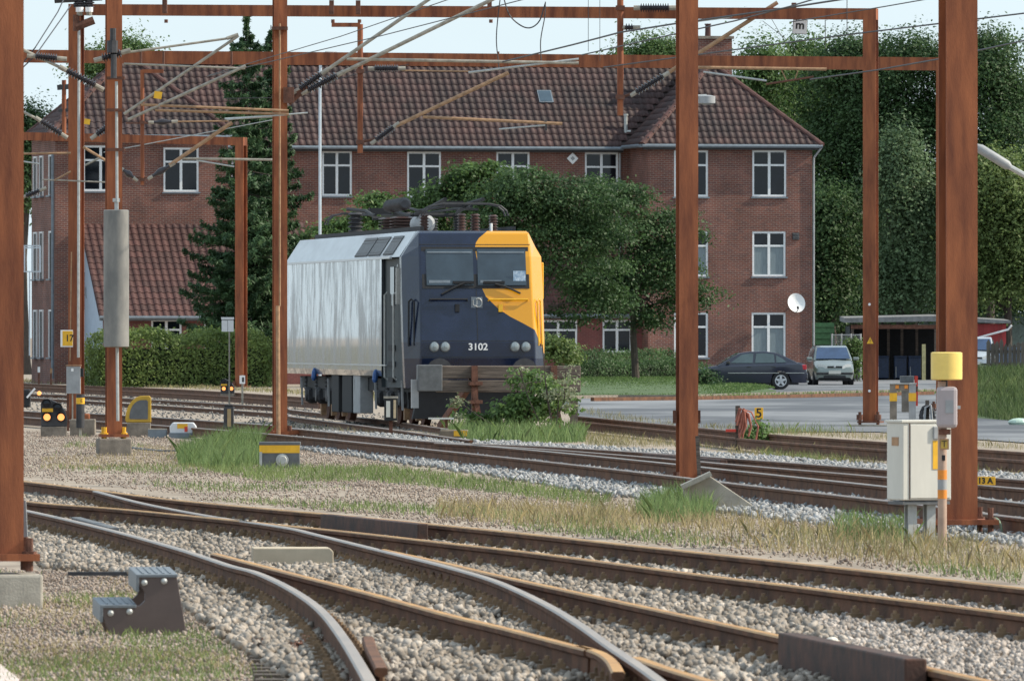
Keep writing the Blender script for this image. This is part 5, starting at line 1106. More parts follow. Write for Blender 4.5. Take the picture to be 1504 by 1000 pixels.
# ---- step stool (two steps) in the foreground
t = thing('step_stool', 'brown two-step stool with grey treads on the ballast at bottom left', 'step', G(212, 932), R(10)); t.rotation_euler = (R(6), 0, R(10)); W_ = .34
M['stool'] = pm('brown_plastic', (.105, .078, .072), .55, 0, .1, 5); M['tread'] = pm('grey_tread', (.16, .18, .2), .45, .1, .1, 60)
sidep = [(-.21, -.03), (.285, -.03), (.21, .385), (-.05, .385), (-.05, .33), (-.025, .315), (.0, .28), (.0, .225), (-.03, .195), (-.08, .185), (-.285, .185), (-.285, .14)]
for y in (0, W_):
    mb = MB(); mb.prism(sidep, lambda p: V((p[0], y, p[1])), lambda p: V((p[0], y + .03, p[1]))); mb.build('side_panel', M['stool'], t, bev=.004)
for x0, x1, z in ((-.295, -.055, .19), (-.06, .215, .39)):
    mb = MB(); mb.box(((x0+x1)/2, W_/2 + .015, z), (x1-x0, W_ + .05, .022)); mb.box((x0 + .01, W_/2 + .015, z - .055), (.02, W_ + .05, .10)); tr = mb.build('tread', M['tread'], t, bev=.005)
    for k in range(5): s = MB(); s.box((x0 + .05 + k * .045, W_/2 + .015, z + .013), (.012, W_ - .02, .006)); s.build('grip_rib', M['tread'], tr)
for x, z in ((-.225, .145), (-.10, .155), (-.005, .345), (.125, .355)):
    mb = MB(); mb.lathe((x, 0, z), (x, -.02, z), [(.022, 0), (.02, .5), (.008, 1)], 10); mb.build('bolt', M['galv'], t, smooth=True)
# ---- white relay cabinet
t = thing('relay_cabinet', 'cream white relay cabinet on two legs before the big right mast', 'cabinet', G(1358, 796), R(24)); 
B(t, 'body', 'cabinet', (0, .12, .77), (.52, .34, .74), .012); B(t, 'roof', 'cabinet', (0, .12, 1.15), (.55, .37, .025), .005); B(t, 'floor', 'greydark', (0, .12, .375), (.5, .32, .03))
B(t, 'door', 'cabinet', (.035, -.056, .77), (.43, .012, .70), .004); B(t, 'door_seam', 'rust_dark', (-.185, -.054, .77), (.006, .006, .72))
B(t, 'lock', 'grey', (.09, -.072, 1.04), (.07, .03, .12), .006); B(t, 'yellow_label', 'yellow', (.1, -.066, .83), (.09, .005, .27))
mb = MB(); mb.box((-.263, .1, .96), (.006, .14, .08)); mb.build('brown_label', M['tube_rust'], t)
for x in (-.10, .10):
    mb = MB(); hcol(mb, -.05, .37, .09, .09, .012, x, .1); mb.build('leg', M['galv'], t)
# ---- striped pole with yellow drum
t = thing('crossing_post', 'striped post with a pale yellow drum and grey box before the cabinet', 'post', G(1384, 803)); S_ = G(1384, 803).y / F
def zp(py): return CAMZ + (HY - py) * S_
mb = MB(); mb.cyl((0, 0, -.05), (0, 0, zp(560)), .042, n=14); mb.build('pole', pm('pinkish_pole', (.42, .29, .22), .6, 0, .15, 6), t, smooth=True)
for y0, y1 in ((690, 704), (719, 732)): mb = MB(); mb.cyl((0, 0, zp(y1)), (0, 0, zp(y0)), .044, n=14); mb.build('orange_band', M['orange'], t, smooth=True)
for y0, y1 in ((704, 719),): mb = MB(); mb.cyl((0, 0, zp(y1)), (0, 0, zp(y0)), .0435, n=14); mb.build('grey_band', M['grey'], t, smooth=True)
mb = MB(); mb.lathe((.04, 0, zp(558)), (.04, 0, zp(517)), [(.135, 0), (.146, .03), (.146, .97), (.13, 1)], 24); mb.build('drum', M['yellowpale'], t, smooth=True)
mb = MB(); mb.cyl((.02, 0, zp(569)), (.02, 0, zp(557)), .03); mb.build('drum_stem', M['steel_dark'], t)
mb = MB(); mb.box((.04, -.06, zp(598)), (.19, .16, zp(567) - zp(628))); b_ = mb.build('switch_box', M['pinkgrey'], t, bev=.035); B(b_, 'label_plate', 'grey', (.06, -.143, zp(597)), (.075, .006, .12)); B(b_, 'hinge', 'galv', (.15, -.06, zp(598)), (.03, .06, .03))
B(t, 'clamp', 'rust_dark', (.02, -.01, zp(634)), (.11, .12, .05)); B(t, 'letter_plate', 'tube_rust', (.015, -.05, zp(652)), (.088, .012, .1)); B(t, 'plate_face', pm('dull_yellow', (.5, .33, .06), .6), (.015, -.058, zp(652)), (.06, .006, .075)); text('letter', 'T', .085, M['black_ink'], t, (.015, -.063, zp(652)))
B(t, 'lock_box', 'black', (.01, -.046, zp(672)), (.03, .02, .05))
# ---- green earth hose by the right mast
mb = MB(); o = G(1471, 806); mb.tube([P(x, y, 93) - o for x, y in catmull([(1456, 762), (1464, 762), (1470, 772), (1472, 795), (1471, 806)], 5)], .012, 8); tag(mb.build('earth_cable', pm('pale_green_cable', (.3, .42, .3), .5), loc=o, smooth=True), 'pale green earth cable bending to the ground at the big right mast', 'cable')
# ---- label boards
def board(label, px, py, D, w, h, txt, size, zg=0, sx=1.0):
    p = P(px, py, D); t = thing('number_sign', label, 'sign', (p.x, p.y, zg)); B(t, 'plate', 'yellow', (0, 0, p.z - zg), (w, .02, h), .004); text('lettering', txt, size, M['black_ink'], t, (0, -.013, p.z - zg), (R(90), 0, 0), .001, sx, .004)
    B(t, 'stake', 'concrete_dk', (0, .03, (p.z - zg - h/2) / 2), (.08, .05, max(.05, p.z - zg - h/2))); return t
board('yellow 13 A sign behind the big right mast', 1447, 706, 113, .24, .1, '13 A', .095, 0, .95)
board('small yellow sign with number 5 beside the hose post', 1114.5, 607, 178, .16, .215, '5', .24)
p = P(98, 497, 207); t = thing('number_sign', 'yellow 17 sign with white border on the left portal post', 'sign', p); B(t, 'border', 'whitesign', (0, 0, 0), (.27, .02, .37)); B(t, 'plate', 'yellow', (.02, -.014, 0), (.22, .01, .32)); text('lettering', '17', .2, M['black_ink'], t, (.06, -.022, 0), (R(90), 0, 0), .001, .9, .004)
# ---- hose rack post
t = thing('hose_post', 'weathered post hung with faded red hoses beside the number 5 sign', 'post', G(1086, 660)); D = G(1086, 660).y; s = D / F
B(t, 'post', 'wood_old', (-.03, 0, .36), (.08, .08, .80)); mb = MB()
for k in range(11):
    x0 = rnd.uniform(-.05, .06); x1 = x0 + rnd.uniform(-.06, .28); zt = .72 - rnd.uniform(0, .08); zb_ = rnd.uniform(.06, .34); yy = -.07 - k * .012
    mb.tube([(x0 - .03, yy, zb_ + .15), (x0 - .01, yy, .5), (x0 + .04, yy - .01, zt), ((x0 + x1) / 2 + .06, yy - .01, zt - .05), (x1 + .05, yy, .4), (x1, yy, zb_)], .017, 6)
mb.build('hose_bundle', M['hose'], t); B(t, 'red_valve', 'red', (-.15, -.08, .33), (.18, .06, .05), .01)
# ---- lineside dwarf signals
def dwarf(label, px, py_base, sc, plate=True, lamps=((-.13, .19), (.13, .19))):
    t = thing('dwarf_signal', label, 'signal', G(px, py_base)); h = .20 * sc; mb = MB(); mb.box((0, 0, h/2), (.52*sc, .22*sc, h)); mb.build('block', M['concrete_dk'], t, bev=.01)
    pl = [(-.25, 0), (.26, 0), (.27, .14), (.24, .28), (.16, .41), (.04, .50), (-.1, .56), (-.2, .55), (-.26, .45)]; mb = MB(); mb.prism([(x*sc, h + z*sc) for x, z in pl], lambda p: V((p[0], -.09*sc, p[1])), lambda p: V((p[0], .09*sc, p[1]))); hd = mb.build('head', M['steel_dark'], t, bev=.015)
    for x, z, on in ((-.13, .19, 1), (.15, .19, 1), (-.14, .46, 0), (.08, .38, 0)):
        r = .075 * sc; mb = MB(); mb.lathe((x*sc, -.08*sc, h+z*sc), (x*sc, -.13*sc, h+z*sc), [(r*1.25, 0), (r*1.25, 1)], 16); l = mb.build('lamp_hood', M['black'], hd); mb = MB(); mb.lathe((x*sc, -.12*sc, h+z*sc), (x*sc, -.145*sc, h+z*sc), [(r, 0), (r*.9, .6), (r*.4, 1)], 16); mb.build('lens', M['lamp'] if on else M['glass_dark'], l, smooth=True)
        mb = MB(); mb.add([(x*sc + r*1.35*math.cos(a), y*sc, h + z*sc + r*1.35*math.sin(a)) for y in (-.08, -.2) for a in np.linspace(.1, 3.04, 9)], [(i, i+1, 10+i, 9+i) for i in range(8)]); mb.build('visor', M['black'], l)
    B(hd, 'number_plate', 'yellow', (-.12*sc, -.1*sc, h + .33*sc), (.22*sc, .012, .07*sc)); return t
dwarf('dwarf signal with two lit orange lamps at the left portal post', 79, 641, 1.0 * (27300/146)/187 * .98)
dwarf('smaller far dwarf signal with two orange lamps before the big hedge', 334, 586, .85)
# ---- left portal post: grey cabinet, striped bollard, concrete
t = thing('cable_cabinet', 'pale grey electrical cabinet with a rusty roof at the left portal post', 'cabinet', at(108, 199)); s = 199 / F; z = lambda py: CAMZ + (HY - py) * s
B(t, 'body', 'grey', (0, 0, z(558)), (.29, .2, z(538) - z(578)), .006); B(t, 'roof', 'tube_rust', (0, 0, z(536.5)), (.32, .24, .02)); B(t, 'switch', 'black', (.17, 0, z(547)), (.07, .14, .18)); B(t, 'warning_label', 'whitesign', (-.02, -.103, z(543)), (.05, .004, .06)); B(t, 'post', 'rust_dark', (-.12, .1, z(600)), (.05, .05, z(560) - z(640))); B(t, 'pipe', 'galv_dirty', (-.02, -.02, z(610)), (.03, .03, z(578) - z(642)))
t = thing('marker_bollard', 'black bollard with an orange band before the left portal post', 'bollard', G(118, 641)); mb = MB(); mb.cyl((0, 0, .17), (0, 0, .83), .082, n=16); mb.build('tube', M['steel_dark'], t, smooth=True); mb = MB(); mb.cyl((0, 0, .64), (0, 0, .76), .085, n=16); mb.build('orange_band', M['yellow'], t, smooth=True)
text('lettering', 'E', .1, M['black_ink'], t, (.03, -.087, .7)); B(t, 'stake', 'concrete', (0, 0, .1), (.05, .05, .26))
t = thing('concrete_block', 'square concrete foundation block at the left portal post foot', 'block', G(121, 640)); B(t, 'block', 'concrete_dk', (0, .25, .12), (.5, .4, .42), .02); B(t, 'bolt_cap', 'rust', (.08, .2, .38), (.12, .12, .12), .03)
# ---- quarter-round points lantern
t = thing('points_indicator', 'quarter-round grey board with yellow rim beside the weight mast', 'signal', G(204, 641)); 
def qpoly(k, ox=0, oz=0): 
    a = [(-.20, 0), (.20, 0), (.20, .48), (.17, .52), (.06, .52)] + [(.06 - .28 * math.sin(q), .06 + .46 * math.cos(q)) for q in np.linspace(.15, 1.5, 7)] + [(-.22, .03)]
    cx, cz = .02, .22; return [((x - cx) * k + cx + ox, (z_ - cz) * k + cz + .28 + oz) for x, z_ in a]
mb = MB(); mb.prism(qpoly(1), lambda p: V((p[0]*1.2, -.06, p[1])), lambda p: V((p[0]*1.2, .06, p[1]))); mb.build('rim', M['yellow'] if False else pm('dull_yellow_rim', (.5, .3, .03), .55, 0, .15, 6), t, bev=.01)
mb = MB(); mb.prism(qpoly(.72), lambda p: V((p[0]*1.2, -.075, p[1])), lambda p: V((p[0]*1.2, -.058, p[1]))); mb.build('panel', M['greydark'], t); B(t, 'block', 'concrete_dk', (0, 0, .13), (.46, .2, .28), .01)
# ---- white point motor cover and its plinth
t = thing('point_machine', 'rounded white point machine cover with red and yellow label', 'point machine', G(269, 643)); mb = MB(); pl = [(-.25, .08), (.25, .08), (.26, .22), (.2, .3), (-.2, .3), (-.26, .22)]; mb.prism(pl, lambda p: V((p[0], -.12, p[1])), lambda p: V((p[0], .2, p[1]))); mb.build('cover', pm('white_plastic', (.62, .64, .66), .4, 0, .08, 5), t, bev=.02)
B(t, 'base', 'gutter', (0, .03, .05), (.54, .36, .1)); B(t, 'yellow_label', 'yellow', (-.01, -.125, .23), (.2, .006, .09)); B(t, 'red_label', 'red', (.06, -.13, .17), (.06, .006, .1)); B(t, 'side_box', 'gutter', (-.5, .1, .08), (.36, .3, .16), .01); B(t, 'side_lid', 'concrete', (-.5, .1, .17), (.36, .3, .02))
# ---- black lantern post, thin sign
t = thing('point_lantern', 'dark lantern with a tan panel on the near main track left of the tall grass', 'lantern', G(336, 646)); B(t, 'body', 'steel_dark', (0, 0, .42), (.19, .19, .40), .01); B(t, 'panel', pm('tan_panel', (.34, .24, .12), .6), (.01, -.1, .42), (.07, .01, .34)); B(t, 'cap', 'black', (0, 0, .64), (.16, .16, .05)); B(t, 'stem', 'rust_dark', (-.01, 0, .1), (.05, .05, .24))
t = thing('sign_post', 'thin post with a white two-row plate before the low annex', 'sign', at(337, 215)); s = 215 / F; z = lambda py: CAMZ + (HY - py) * s; mb = MB(); mb.cyl((0, 0, -.05), (0, 0, z(466)), .018, n=8); mb.build('post', M['galv_dirty'], t)
B(t, 'plate', 'whitesign', (-.04, -.03, z(478)), (.27, .012, z(469) - z(487))); B(t, 'top_plate', 'whitesign', (-.04, -.03, z(467.3)), (.29, .012, .045)); B(t, 'divider', 'black_ink', (-.04, -.038, z(470)), (.29, .004, .012)); B(t, 'divider', 'grey', (-.04, -.038, z(478)), (.012, .004, z(470) - z(487)))
t = thing('distance_post', 'small white boxed sign on a short post before the big hedge', 'sign', G(356, 594)); B(t, 'post', 'galv_dirty', (0, 0, .4), (.06, .06, .9)); B(t, 'plate', 'whitesign', (0, -.04, .72), (.16, .02, .24)); B(t, 'figure', 'black_ink', (.02, -.052, .72), (.06, .004, .14))
# ---- yellow banded box
t = thing('junction_box', 'dark box with a yellow band before the second rust mast', 'box', G(411, 687)); B(t, 'body', 'greydark', (0, 0, .17), (.60, .3, .35), .01); B(t, 'yellow_band', 'yellow', (0, -.152, .285), (.602, .01, .12)); B(t, 'lid', 'greydark', (0, 0, .365), (.62, .33, .05), .01); mb = MB(); mb.lathe((.04, -.15, .12), (.04, -.19, .12), [(.095, 0), (.095, .5), (.07, .55), (.06, 1)], 16); mb.build('round_cap', M['galv'], t, smooth=True); B(t, 'leg', 'galv', (-.28, -.16, .1), (.04, .04, .28))
# ---- lantern before the locomotive, low yellow label box
t = thing('point_lantern', 'black lantern box with white panels in front of the locomotive cab steps', 'lantern', G(574, 640)); B(t, 'body', 'black', (0, 0, .52), (.26, .26, .44), .01); B(t, 'white_panel', 'cabinet', (-.05, -.133, .53), (.08, .008, .32)); B(t, 'side_panel', pm('cream_panel', (.55, .42, .26), .5), (.08, -.133, .53), (.05, .008, .36)); B(t, 'hood', 'galv_dirty', (0, 0, .76), (.28, .28, .04)); B(t, 'stem', 'rust_dark', (0, 0, .14), (.07, .07, .36))
t = thing('point_machine', 'low brown point machine box with yellow number plate before the buffer stop', 'point machine', G(667, 648)); B(t, 'body', pm('brown_box', (.19, .15, .11), .8, 0, .2, 6), (0, 0, .12), (.54, .3, .2), .03); B(t, 'lid', 'concrete', (-.18, 0, .23), (.14, .26, .025)); B(t, 'number_plate', 'yellow', (.12, -.156, .15), (.25, .01, .1)); text('lettering', '12', .09, M['black_ink'], t, (.12, -.163, .15)); B(t, 'board', 'cabinet', (-.25, .9, .42), (.48, .2, .03)); B(t, 'board_post', 'rust_dark', (-.15, .9, .2), (.05, .05, .42))
# ---- buffer stop
t = thing('buffer_stop', 'weathered timber buffer stop with rusty rail uprights in front of the locomotive', 'buffer stop', at(735, 193), LA); s = 193 / F; z = lambda py: CAMZ + (HY - py) * s; x = lambda px: (px - 735) * s
for y0, y1 in ((537, 556), (558, 576)):
    mb = MB(); mb.box(((x(640) + x(853)) / 2, 0, (z(y0) + z(y1)) / 2), (x(853) - x(640), .26, z(y0) - z(y1))); mb.build('timber_beam', M['wood_old'], t, bev=.02)
B(t, 'grey_plate', 'greydark', (x(629), -.06, z(555)), (x(647) - x(611), .3, z(536) - z(575)), .02); B(t, 'stub_post', 'grey', (x(608), 0, z(578)), (.14, .14, z(558) - z(600)))
for px in (694, 812):
    mb = MB(); mb.bar((x(px), -.2, z(537)), (x(px) + .02, -.2, 0), .12, .14); mb.bar((x(px) - .02, -.24, z(570)), (x(px) + .14, -.3, 0), .10, .12); mb.build('rail_upright', M['rust_dark'], t)
    for py in (563, 590): B(t, 'clamp', 'rust_dark', (x(px) + .02, -.24, z(py)), (.26, .22, .07))
    mb = MB(); mb.bar((x(px), .1, z(560)), (x(px) - .3, 2.6, .1), .12, .14); mb.build('back_brace', M['rust_dark'], t)
B(t, 'end_post', 'wood_old', (x(841), -.3, z(606)), (.14, .14, z(585) - z(628)))
# ---- bush at the buffer stop
def bush(label, px, D, items, n, leaf, mat, per=22, rc=.16, cat='bush', stems=8, name='bush'):
    b = at(px, D); bl = blob_px(b, D, items); t = thing(name, label, cat, b); mb = MB()
    for i in range(stems):
        e = bl[i % len(bl)]; mb.tube([(rnd.uniform(-.2, .2) + e[0] * .4, rnd.uniform(-.1, .1), -.02), (e[0] * .7, e[1] * .5, e[2] * .6), (e[0] + rnd.uniform(-.3, .3) * e[3], e[1], e[2] + e[5] * .6)], .012, 5)
    mb.build('stems', M['bark'], t); c, nn = crown_points(bl, n, per, rc); c[:, 2] = np.maximum(c[:, 2], .02); v, f = leafcloud(c, nn, leaf, .55, .8); npmesh('foliage', v, f, mat, t); return t
M['leaf_bush'] = leafmat('bush_leaf', (.09, .18, .045), (.2, .3, .1)); M['leaf_pale'] = leafmat('pale_bush_leaf', (.18, .22, .11), (.36, .38, .26))
bush('leafy wild bush growing over the right half of the buffer stop', 765, 190, [(775, 605, 50, 28), (745, 612, 38, 25), (800, 582, 28, 30), (815, 602, 34, 32), (758, 570, 10, 30), (705, 622, 20, 18), (785, 560, 11, 20), (838, 570, 12, 24), (676, 606, 7, 28), (770, 556, 6, 14)], 260, .055, M['leaf_bush'], 14, .12)
bush('pale flowering sprigs of the bush at the end of the buffer beam', 815, 189.3, [(835, 555, 18, 18), (800, 560, 22, 14), (820, 590, 25, 25), (672, 605, 8, 25), (760, 550, 8, 18), (796, 512, 5, 10)], 40, .04, M['leaf_pale'], 16, .1, stems=6)
bush('green bush beyond the yellow side of the locomotive', 822, 330, [(822, 520, 22, 22), (812, 505, 10, 14)], 90, .07, M['leaf_yel'], 30, .3)
bush('leafy weeds at the foot of the hose post', 1104, 172, [(1104, 646, 20, 18), (1116, 634, 12, 16), (1096, 656, 14, 10)], 60, .04, M['leaf_bush'], 18, .12)
bush('small green weed at the crossing on the bottom edge', 862, 56.5, [(862, 985, 18, 14), (850, 980, 8, 10)], 26, .012, M['leaf_bush'], 14, .04, stems=4, cat='plant', name='weed_plant')
bush('reddish weed stems beside the curved silver rail', 445, 58, [(440, 960, 16, 28), (470, 975, 10, 20), (380, 960, 8, 26)], 26, .010, pm('reddish_weed', (.26, .12, .08), .7, 0, .25, 4, island=.4, trans=.3), 12, .035, stems=9, cat='plant', name='weed_plant')
grass('grass', 'lush green grass at the foot of the buffer stop', M['grass_tall'], dict(px=[(660, 636), (860, 640), (860, 650), (700, 652), (655, 645)], dens=110, h0=.1, h1=.45, w=.007))
# ---- concrete wedge
t = thing('concrete_culvert', 'sloping pale concrete wedge at the foot of the lone mast', 'culvert', G(1050, 750)); s = G(1050, 750).y / F; zf = lambda py: CAMZ + (HY - py) * s; xf = lambda px: (px - 1050) * s
mb = MB(); pl = [(xf(1004), zf(752)), (xf(1004), zf(716)), (xf(1043), zf(699)), (xf(1105), zf(741)), (xf(1105), zf(752))]; mb.prism(pl, lambda p: V((p[0], 0, p[1])), lambda p: V((p[0], .35, p[1]))); mb.build('wedge', M['concrete'], t, bev=.01)
mb = MB(); mb.bar((xf(1001), -.03, zf(715)), (xf(1044), -.03, zf(695)), .5, .05); mb.build('cover_slab', M['galv_dirty'], t)
# ---- pipe frames beside the yard
def pframe(label, px0, px1, pyt, pyb, wpx_, ybnd):
    c = G((px0 + px1) / 2, pyb); s = c.y / F; t = thing('barrier_frame', label, 'barrier', c); zf = lambda py: CAMZ + (HY - py) * s; hw = (px1 - px0) / 2 * s; w = wpx_ * s
    for sx in (-1, 1):
        x0 = sx * (hw - w/2); B(t, 'post', 'concrete_dk' if sx < 0 else 'grey', (x0, 0, (zf(pyt) - .05) / 2), (w, w, zf(pyt) + .05))
        if ybnd: B(t, 'yellow_band', 'yellow', (x0, -.002, (zf(ybnd[0]) + zf(ybnd[1])) / 2), (w + .012, w + .012, zf(ybnd[0]) - zf(ybnd[1])))
    B(t, 'cross_bar', 'concrete_dk', (0, .003, zf(pyt + 5)), (2 * hw - .01, w * .8, 10 * s)); B(t, 'cap', 'galv', (0, 0, zf(pyt - .8)), (2 * hw + .03, w * 1.3, .02)); 
    for sx in (-.45, .25): B(t, 'reflector', 'orange', (sx * hw, -w/2 - .006, zf(pyt + 4)), (.07, .012, .07))
    return t
pframe('concrete barrier frame with two yellow bands left of the yellow drum', 1307, 1345, 564, 640, 10, (577, 589))
t = thing('hydrant_post', 'grey block post with a red stripe behind the barrier frame', 'post', G(1332, 606)); s = G(1332, 606).y / F; zf = lambda py: CAMZ + (HY - py) * s
B(t, 'post', 'concrete_dk', (-2*s, 0, zf(604) / 2 + zf(562) / 2), (.2, .2, zf(562) - zf(606))); B(t, 'head', 'greydark', (0, 0, zf(557)), (20 * s, .3, 10 * s), .01); B(t, 'red_stripe', 'red', (13.5 * s, -.05, zf(574)), (5 * s, .05, zf(552) - zf(596))); B(t, 'stripe_gap', 'rust_dark', (13.5 * s, -.08, zf(571)), (5 * s, .01, 8 * s))
t = thing('cable_coil', 'black and grey cable coil hung on a stake by the yard', 'coil', G(1362, 634)); s = G(1362, 634).y / F; mb = MB()
for k in range(5): mb.tube([((9 + rnd.uniform(-1, 2)) * s * math.cos(a), -.04 - k * .03, .30 + (17 + rnd.uniform(-2, 2)) * s * math.sin(a)) for a in np.linspace(0, 6.4, 18)], .03, 6)
mb.build('coil', M['steel_dark'], t); mb = MB(); mb.tube([(-.08, -.2, .1), (-.05, -.2, .5), (.06, -.2, .55), (.1, -.2, .1)], .025); mb.build('pale_cable', M['grey'], t); B(t, 'stake', 'wood_old', (0, .02, .3), (.08, .06, .7))
mb = MB(); mb.sphere((0, 0, .05), .08, 8, 5); mb.box((.12, 0, .02), (.3, .06, .03)); tag(mb.build('orange_cap', M['orange'], loc=G(1157, 655)), 'small orange cap lying by the overgrown siding', 'cap')
mb = MB(); o = G(230, 662); mb.tube([G(x, y, .03) - o for x, y in ((190, 657), (215, 660), (240, 662), (262, 662))], .02, 6); tag(mb.build('loose_cable', M['greydark'], loc=o), 'dark cable lying on the ground right of the weight mast', 'cable')
mb = MB(); o = G(1222, 941, .06); mb.sphere((0, 0, 0), .035, 8, 6, (1.2, 1, .8)); tag(mb.build('pale_stone', pm('pale_stone', (.7, .66, .58), .8), loc=o), 'single large pale stone behind the brown rail cover', 'stone')
# ---- far left lineside clutter
for lab, px, py, hh, mt in (('thin white topped stake at the far left siding', 57, 566, .75, 'whitesign'), ('short orange stake at the far left siding', 75, 566, .7, 'tube_rust')):
    t = thing('marker_stake', lab, 'stake', G(px, py)); B(t, 'stake', 'rust_dark', (0, 0, hh * .35), (.07, .07, hh * .7)); B(t, 'top', mt, (0, 0, hh * .85), (.09, .08, hh * .3))
t = thing('point_lever', 'black point lever with a white arm at the left edge', 'lever', G(40, 600)); B(t, 'weight', 'black', (-.02, 0, .28), (.22, .3, .5), .04); mb = MB(); mb.bar((0, -.2, .3), (.22, -.2, .55), .05, .05); mb.build('arm', M['whitesign'], t)
mb = MB(); mb.lathe((.33, -.1, .42), (.33, -.16, .42), [(.06, 0), (.05, 1)], 10); mb.build('lamp', M['lamp'], t)
t = thing('balcony_cage', 'light metal cage bracketed to the end wall at the far left', 'cage', at(47, 396)); s = 396 / F; zf = lambda py: CAMZ + (HY - py) * s; mb = MB(); xs = [(px - 47) * s for px in (36, 47, 59)]
for x0 in xs: mb.bar((x0, 0, zf(400)), (x0, 0, zf(361)), .06, .06)
for py in (361, 364, 399): mb.bar((xs[0] - .1, 0, zf(py)), (xs[2], 0, zf(py)), .05, .05)
mb.bar((xs[1] - .1, 0, zf(522)), (xs[1] - .1, 0, zf(400)), .06, .06); mb.build('cage', M['pole_blue'], t)
# ================================================================ VEHICLES, SHEDS, FENCE
M['carblue'] = pm('dark_blue_car_paint', (.006, .010, .028), .3, 0, .08, 2, coat=.6); M['carsilver'] = pm('silver_car_paint', (.2, .23, .215), .3, .5, .05, 2, coat=1); M['carwhite'] = pm('pale_car_paint', (.42, .45, .48), .3, .3, .05, 2, coat=1)
M['tyre'] = pm('tyre_rubber', (.018, .018, .02), .85, 0, .2, 8); M['rim'] = pm('alloy_rim', (.55, .56, .58), .3, .8, .06, 8); M['carglass'] = pm('car_glass', (.05, .08, .09), .05, 0, .15, 2, spec=.7); M['trim'] = pm('black_trim', (.02, .02, .022), .6)
def wheel(parent, x, y, r, side, w=.19):
    mb = MB(); mb.lathe((x, y - w/2, r), (x, y + w/2, r), [(r*.62, 0), (r*.95, .02), (r, .15), (r, .85), (r*.95, .98), (r*.62, 1)], 26); wh = mb.build('wheel', M['tyre'], parent, smooth=True); f = y + side * (w/2 + .004)
    mb = MB(); mb.lathe((x, f, r), (x, f - side*.05, r), [(r*.64, 0), (r*.6, .1), (r*.56, 1)], 24); mb.build('rim', M['steel_dark'], wh, smooth=True)
    mb = MB(); 
    for k in range(5): a = 2*math.pi*k/5 + .3; mb.bar((x, f + side*.012, r), (x + math.cos(a)*r*.6, f + side*.012, r + math.sin(a)*r*.6), .03, .085, up=(0, 1, 0)) if False else mb.prism([(0, -.05), (r*.6, -.035), (r*.6, .035), (0, .05)], lambda p: V((x + p[0]*math.cos(a) - p[1]*math.sin(a), f, r + p[0]*math.sin(a) + p[1]*math.cos(a))), lambda p: V((x + p[0]*math.cos(a) - p[1]*math.sin(a), f + side*.02, r + p[0]*math.sin(a) + p[1]*math.cos(a))))
    mb.lathe((x, f, r), (x, f + side*.03, r), [(r*.16, 0), (r*.12, 1)], 12); mb.lathe((x, f, r), (x, f + side*.02, r), [(r*.66, 0), (r*.66, 1)], 24) if False else None
    n = 24; vs = [(x + q*r*math.cos(2*math.pi*i/n), f + side*.01*d, r + q*r*math.sin(2*math.pi*i/n)) for q, d in ((.66, 0), (.66, 1.5), (.57, 1.5), (.57, 0)) for i in range(n)]
    mb.add(vs, [(j*n+i, j*n+(i+1)%n, ((j+1)%4)*n+(i+1)%n, ((j+1)%4)*n+i) for j in range(4) for i in range(n)]); mb.build('spokes', M['rim'], wh)
def car_body(name, mat, parent, top, zbot, wheels, wr, W):
    """loft: upper outline top=[(x, z, half width)], arches cut as notches in the lower edge"""
    low = []; x0, x1 = top[0][0], top[-1][0]; xs = [x0]
    arch = lambda x: max([math.sqrt(max(0, (wr*1.16)**2 - (x-wx)**2)) + wr*.95 if abs(x-wx) < wr*1.16 else 0 for wx in wheels])
    import bisect
    N = 60; X = [x0 + (x1-x0)*i/N for i in range(N+1)]
    tx = [t[0] for t in top]
    def itp(x, k): 
        i = min(max(bisect.bisect_right(tx, x) - 1, 0), len(top) - 2); a, b = top[i], top[i+1]; f = (x - a[0]) / max(1e-6, b[0] - a[0]); return a[k] + (b[k] - a[k]) * f
    mb = MB(); vs = []
    for x in X:
        zt, hw = itp(x, 1), itp(x, 2); zl = max(zbot, arch(x)); zl = min(zl, zt - .12); zm = zl + (zt - zl) * .55
        vs += [(x, -hw*.96, zl), (x, -hw, max(zm, zl + .03)), (x, -hw*.985, zt - .07), (x, -hw*.9, zt), (x, 0, zt + .02), (x, hw*.9, zt), (x, hw*.985, zt - .07), (x, hw, max(zm, zl + .03)), (x, hw*.96, zl)]
    mb.add(vs, [(j*9+i, j*9+i+1, (j+1)*9+i+1, (j+1)*9+i) for j in range(N) for i in range(8)] + [tuple(range(9)), tuple(N*9 + i for i in range(9))] + [(j*9, (j+1)*9, (j+1)*9+8, j*9+8) for j in range(N)])
    return mb.build(name, mat, parent, smooth=True)
# ---- dark sedan seen from its left side, nose to the left
t = thing('parked_car', 'dark blue saloon car parked before the right wing', 'car', G(1182, 572), R(4)); car = t
# local: x along the car (0 = tail, negative = nose), y across
top = [(-4.55, .52, .72), (-4.45, .66, .80), (-3.9, .78, .85), (-3.35, .88, .87), (-3.0, .92, .87), (-1.0, .98, .87), (-.75, 1.0, .87), (-.25, 1.0, .84), (-.08, .95, .80), (0, .72, .76)]
car_body('body', M['carblue'], t, top, .25, (-3.68, -.98), .33, 1.74)
for a, b, nm in (((-3.3, .86), (-2.95, .9), 0),): pass
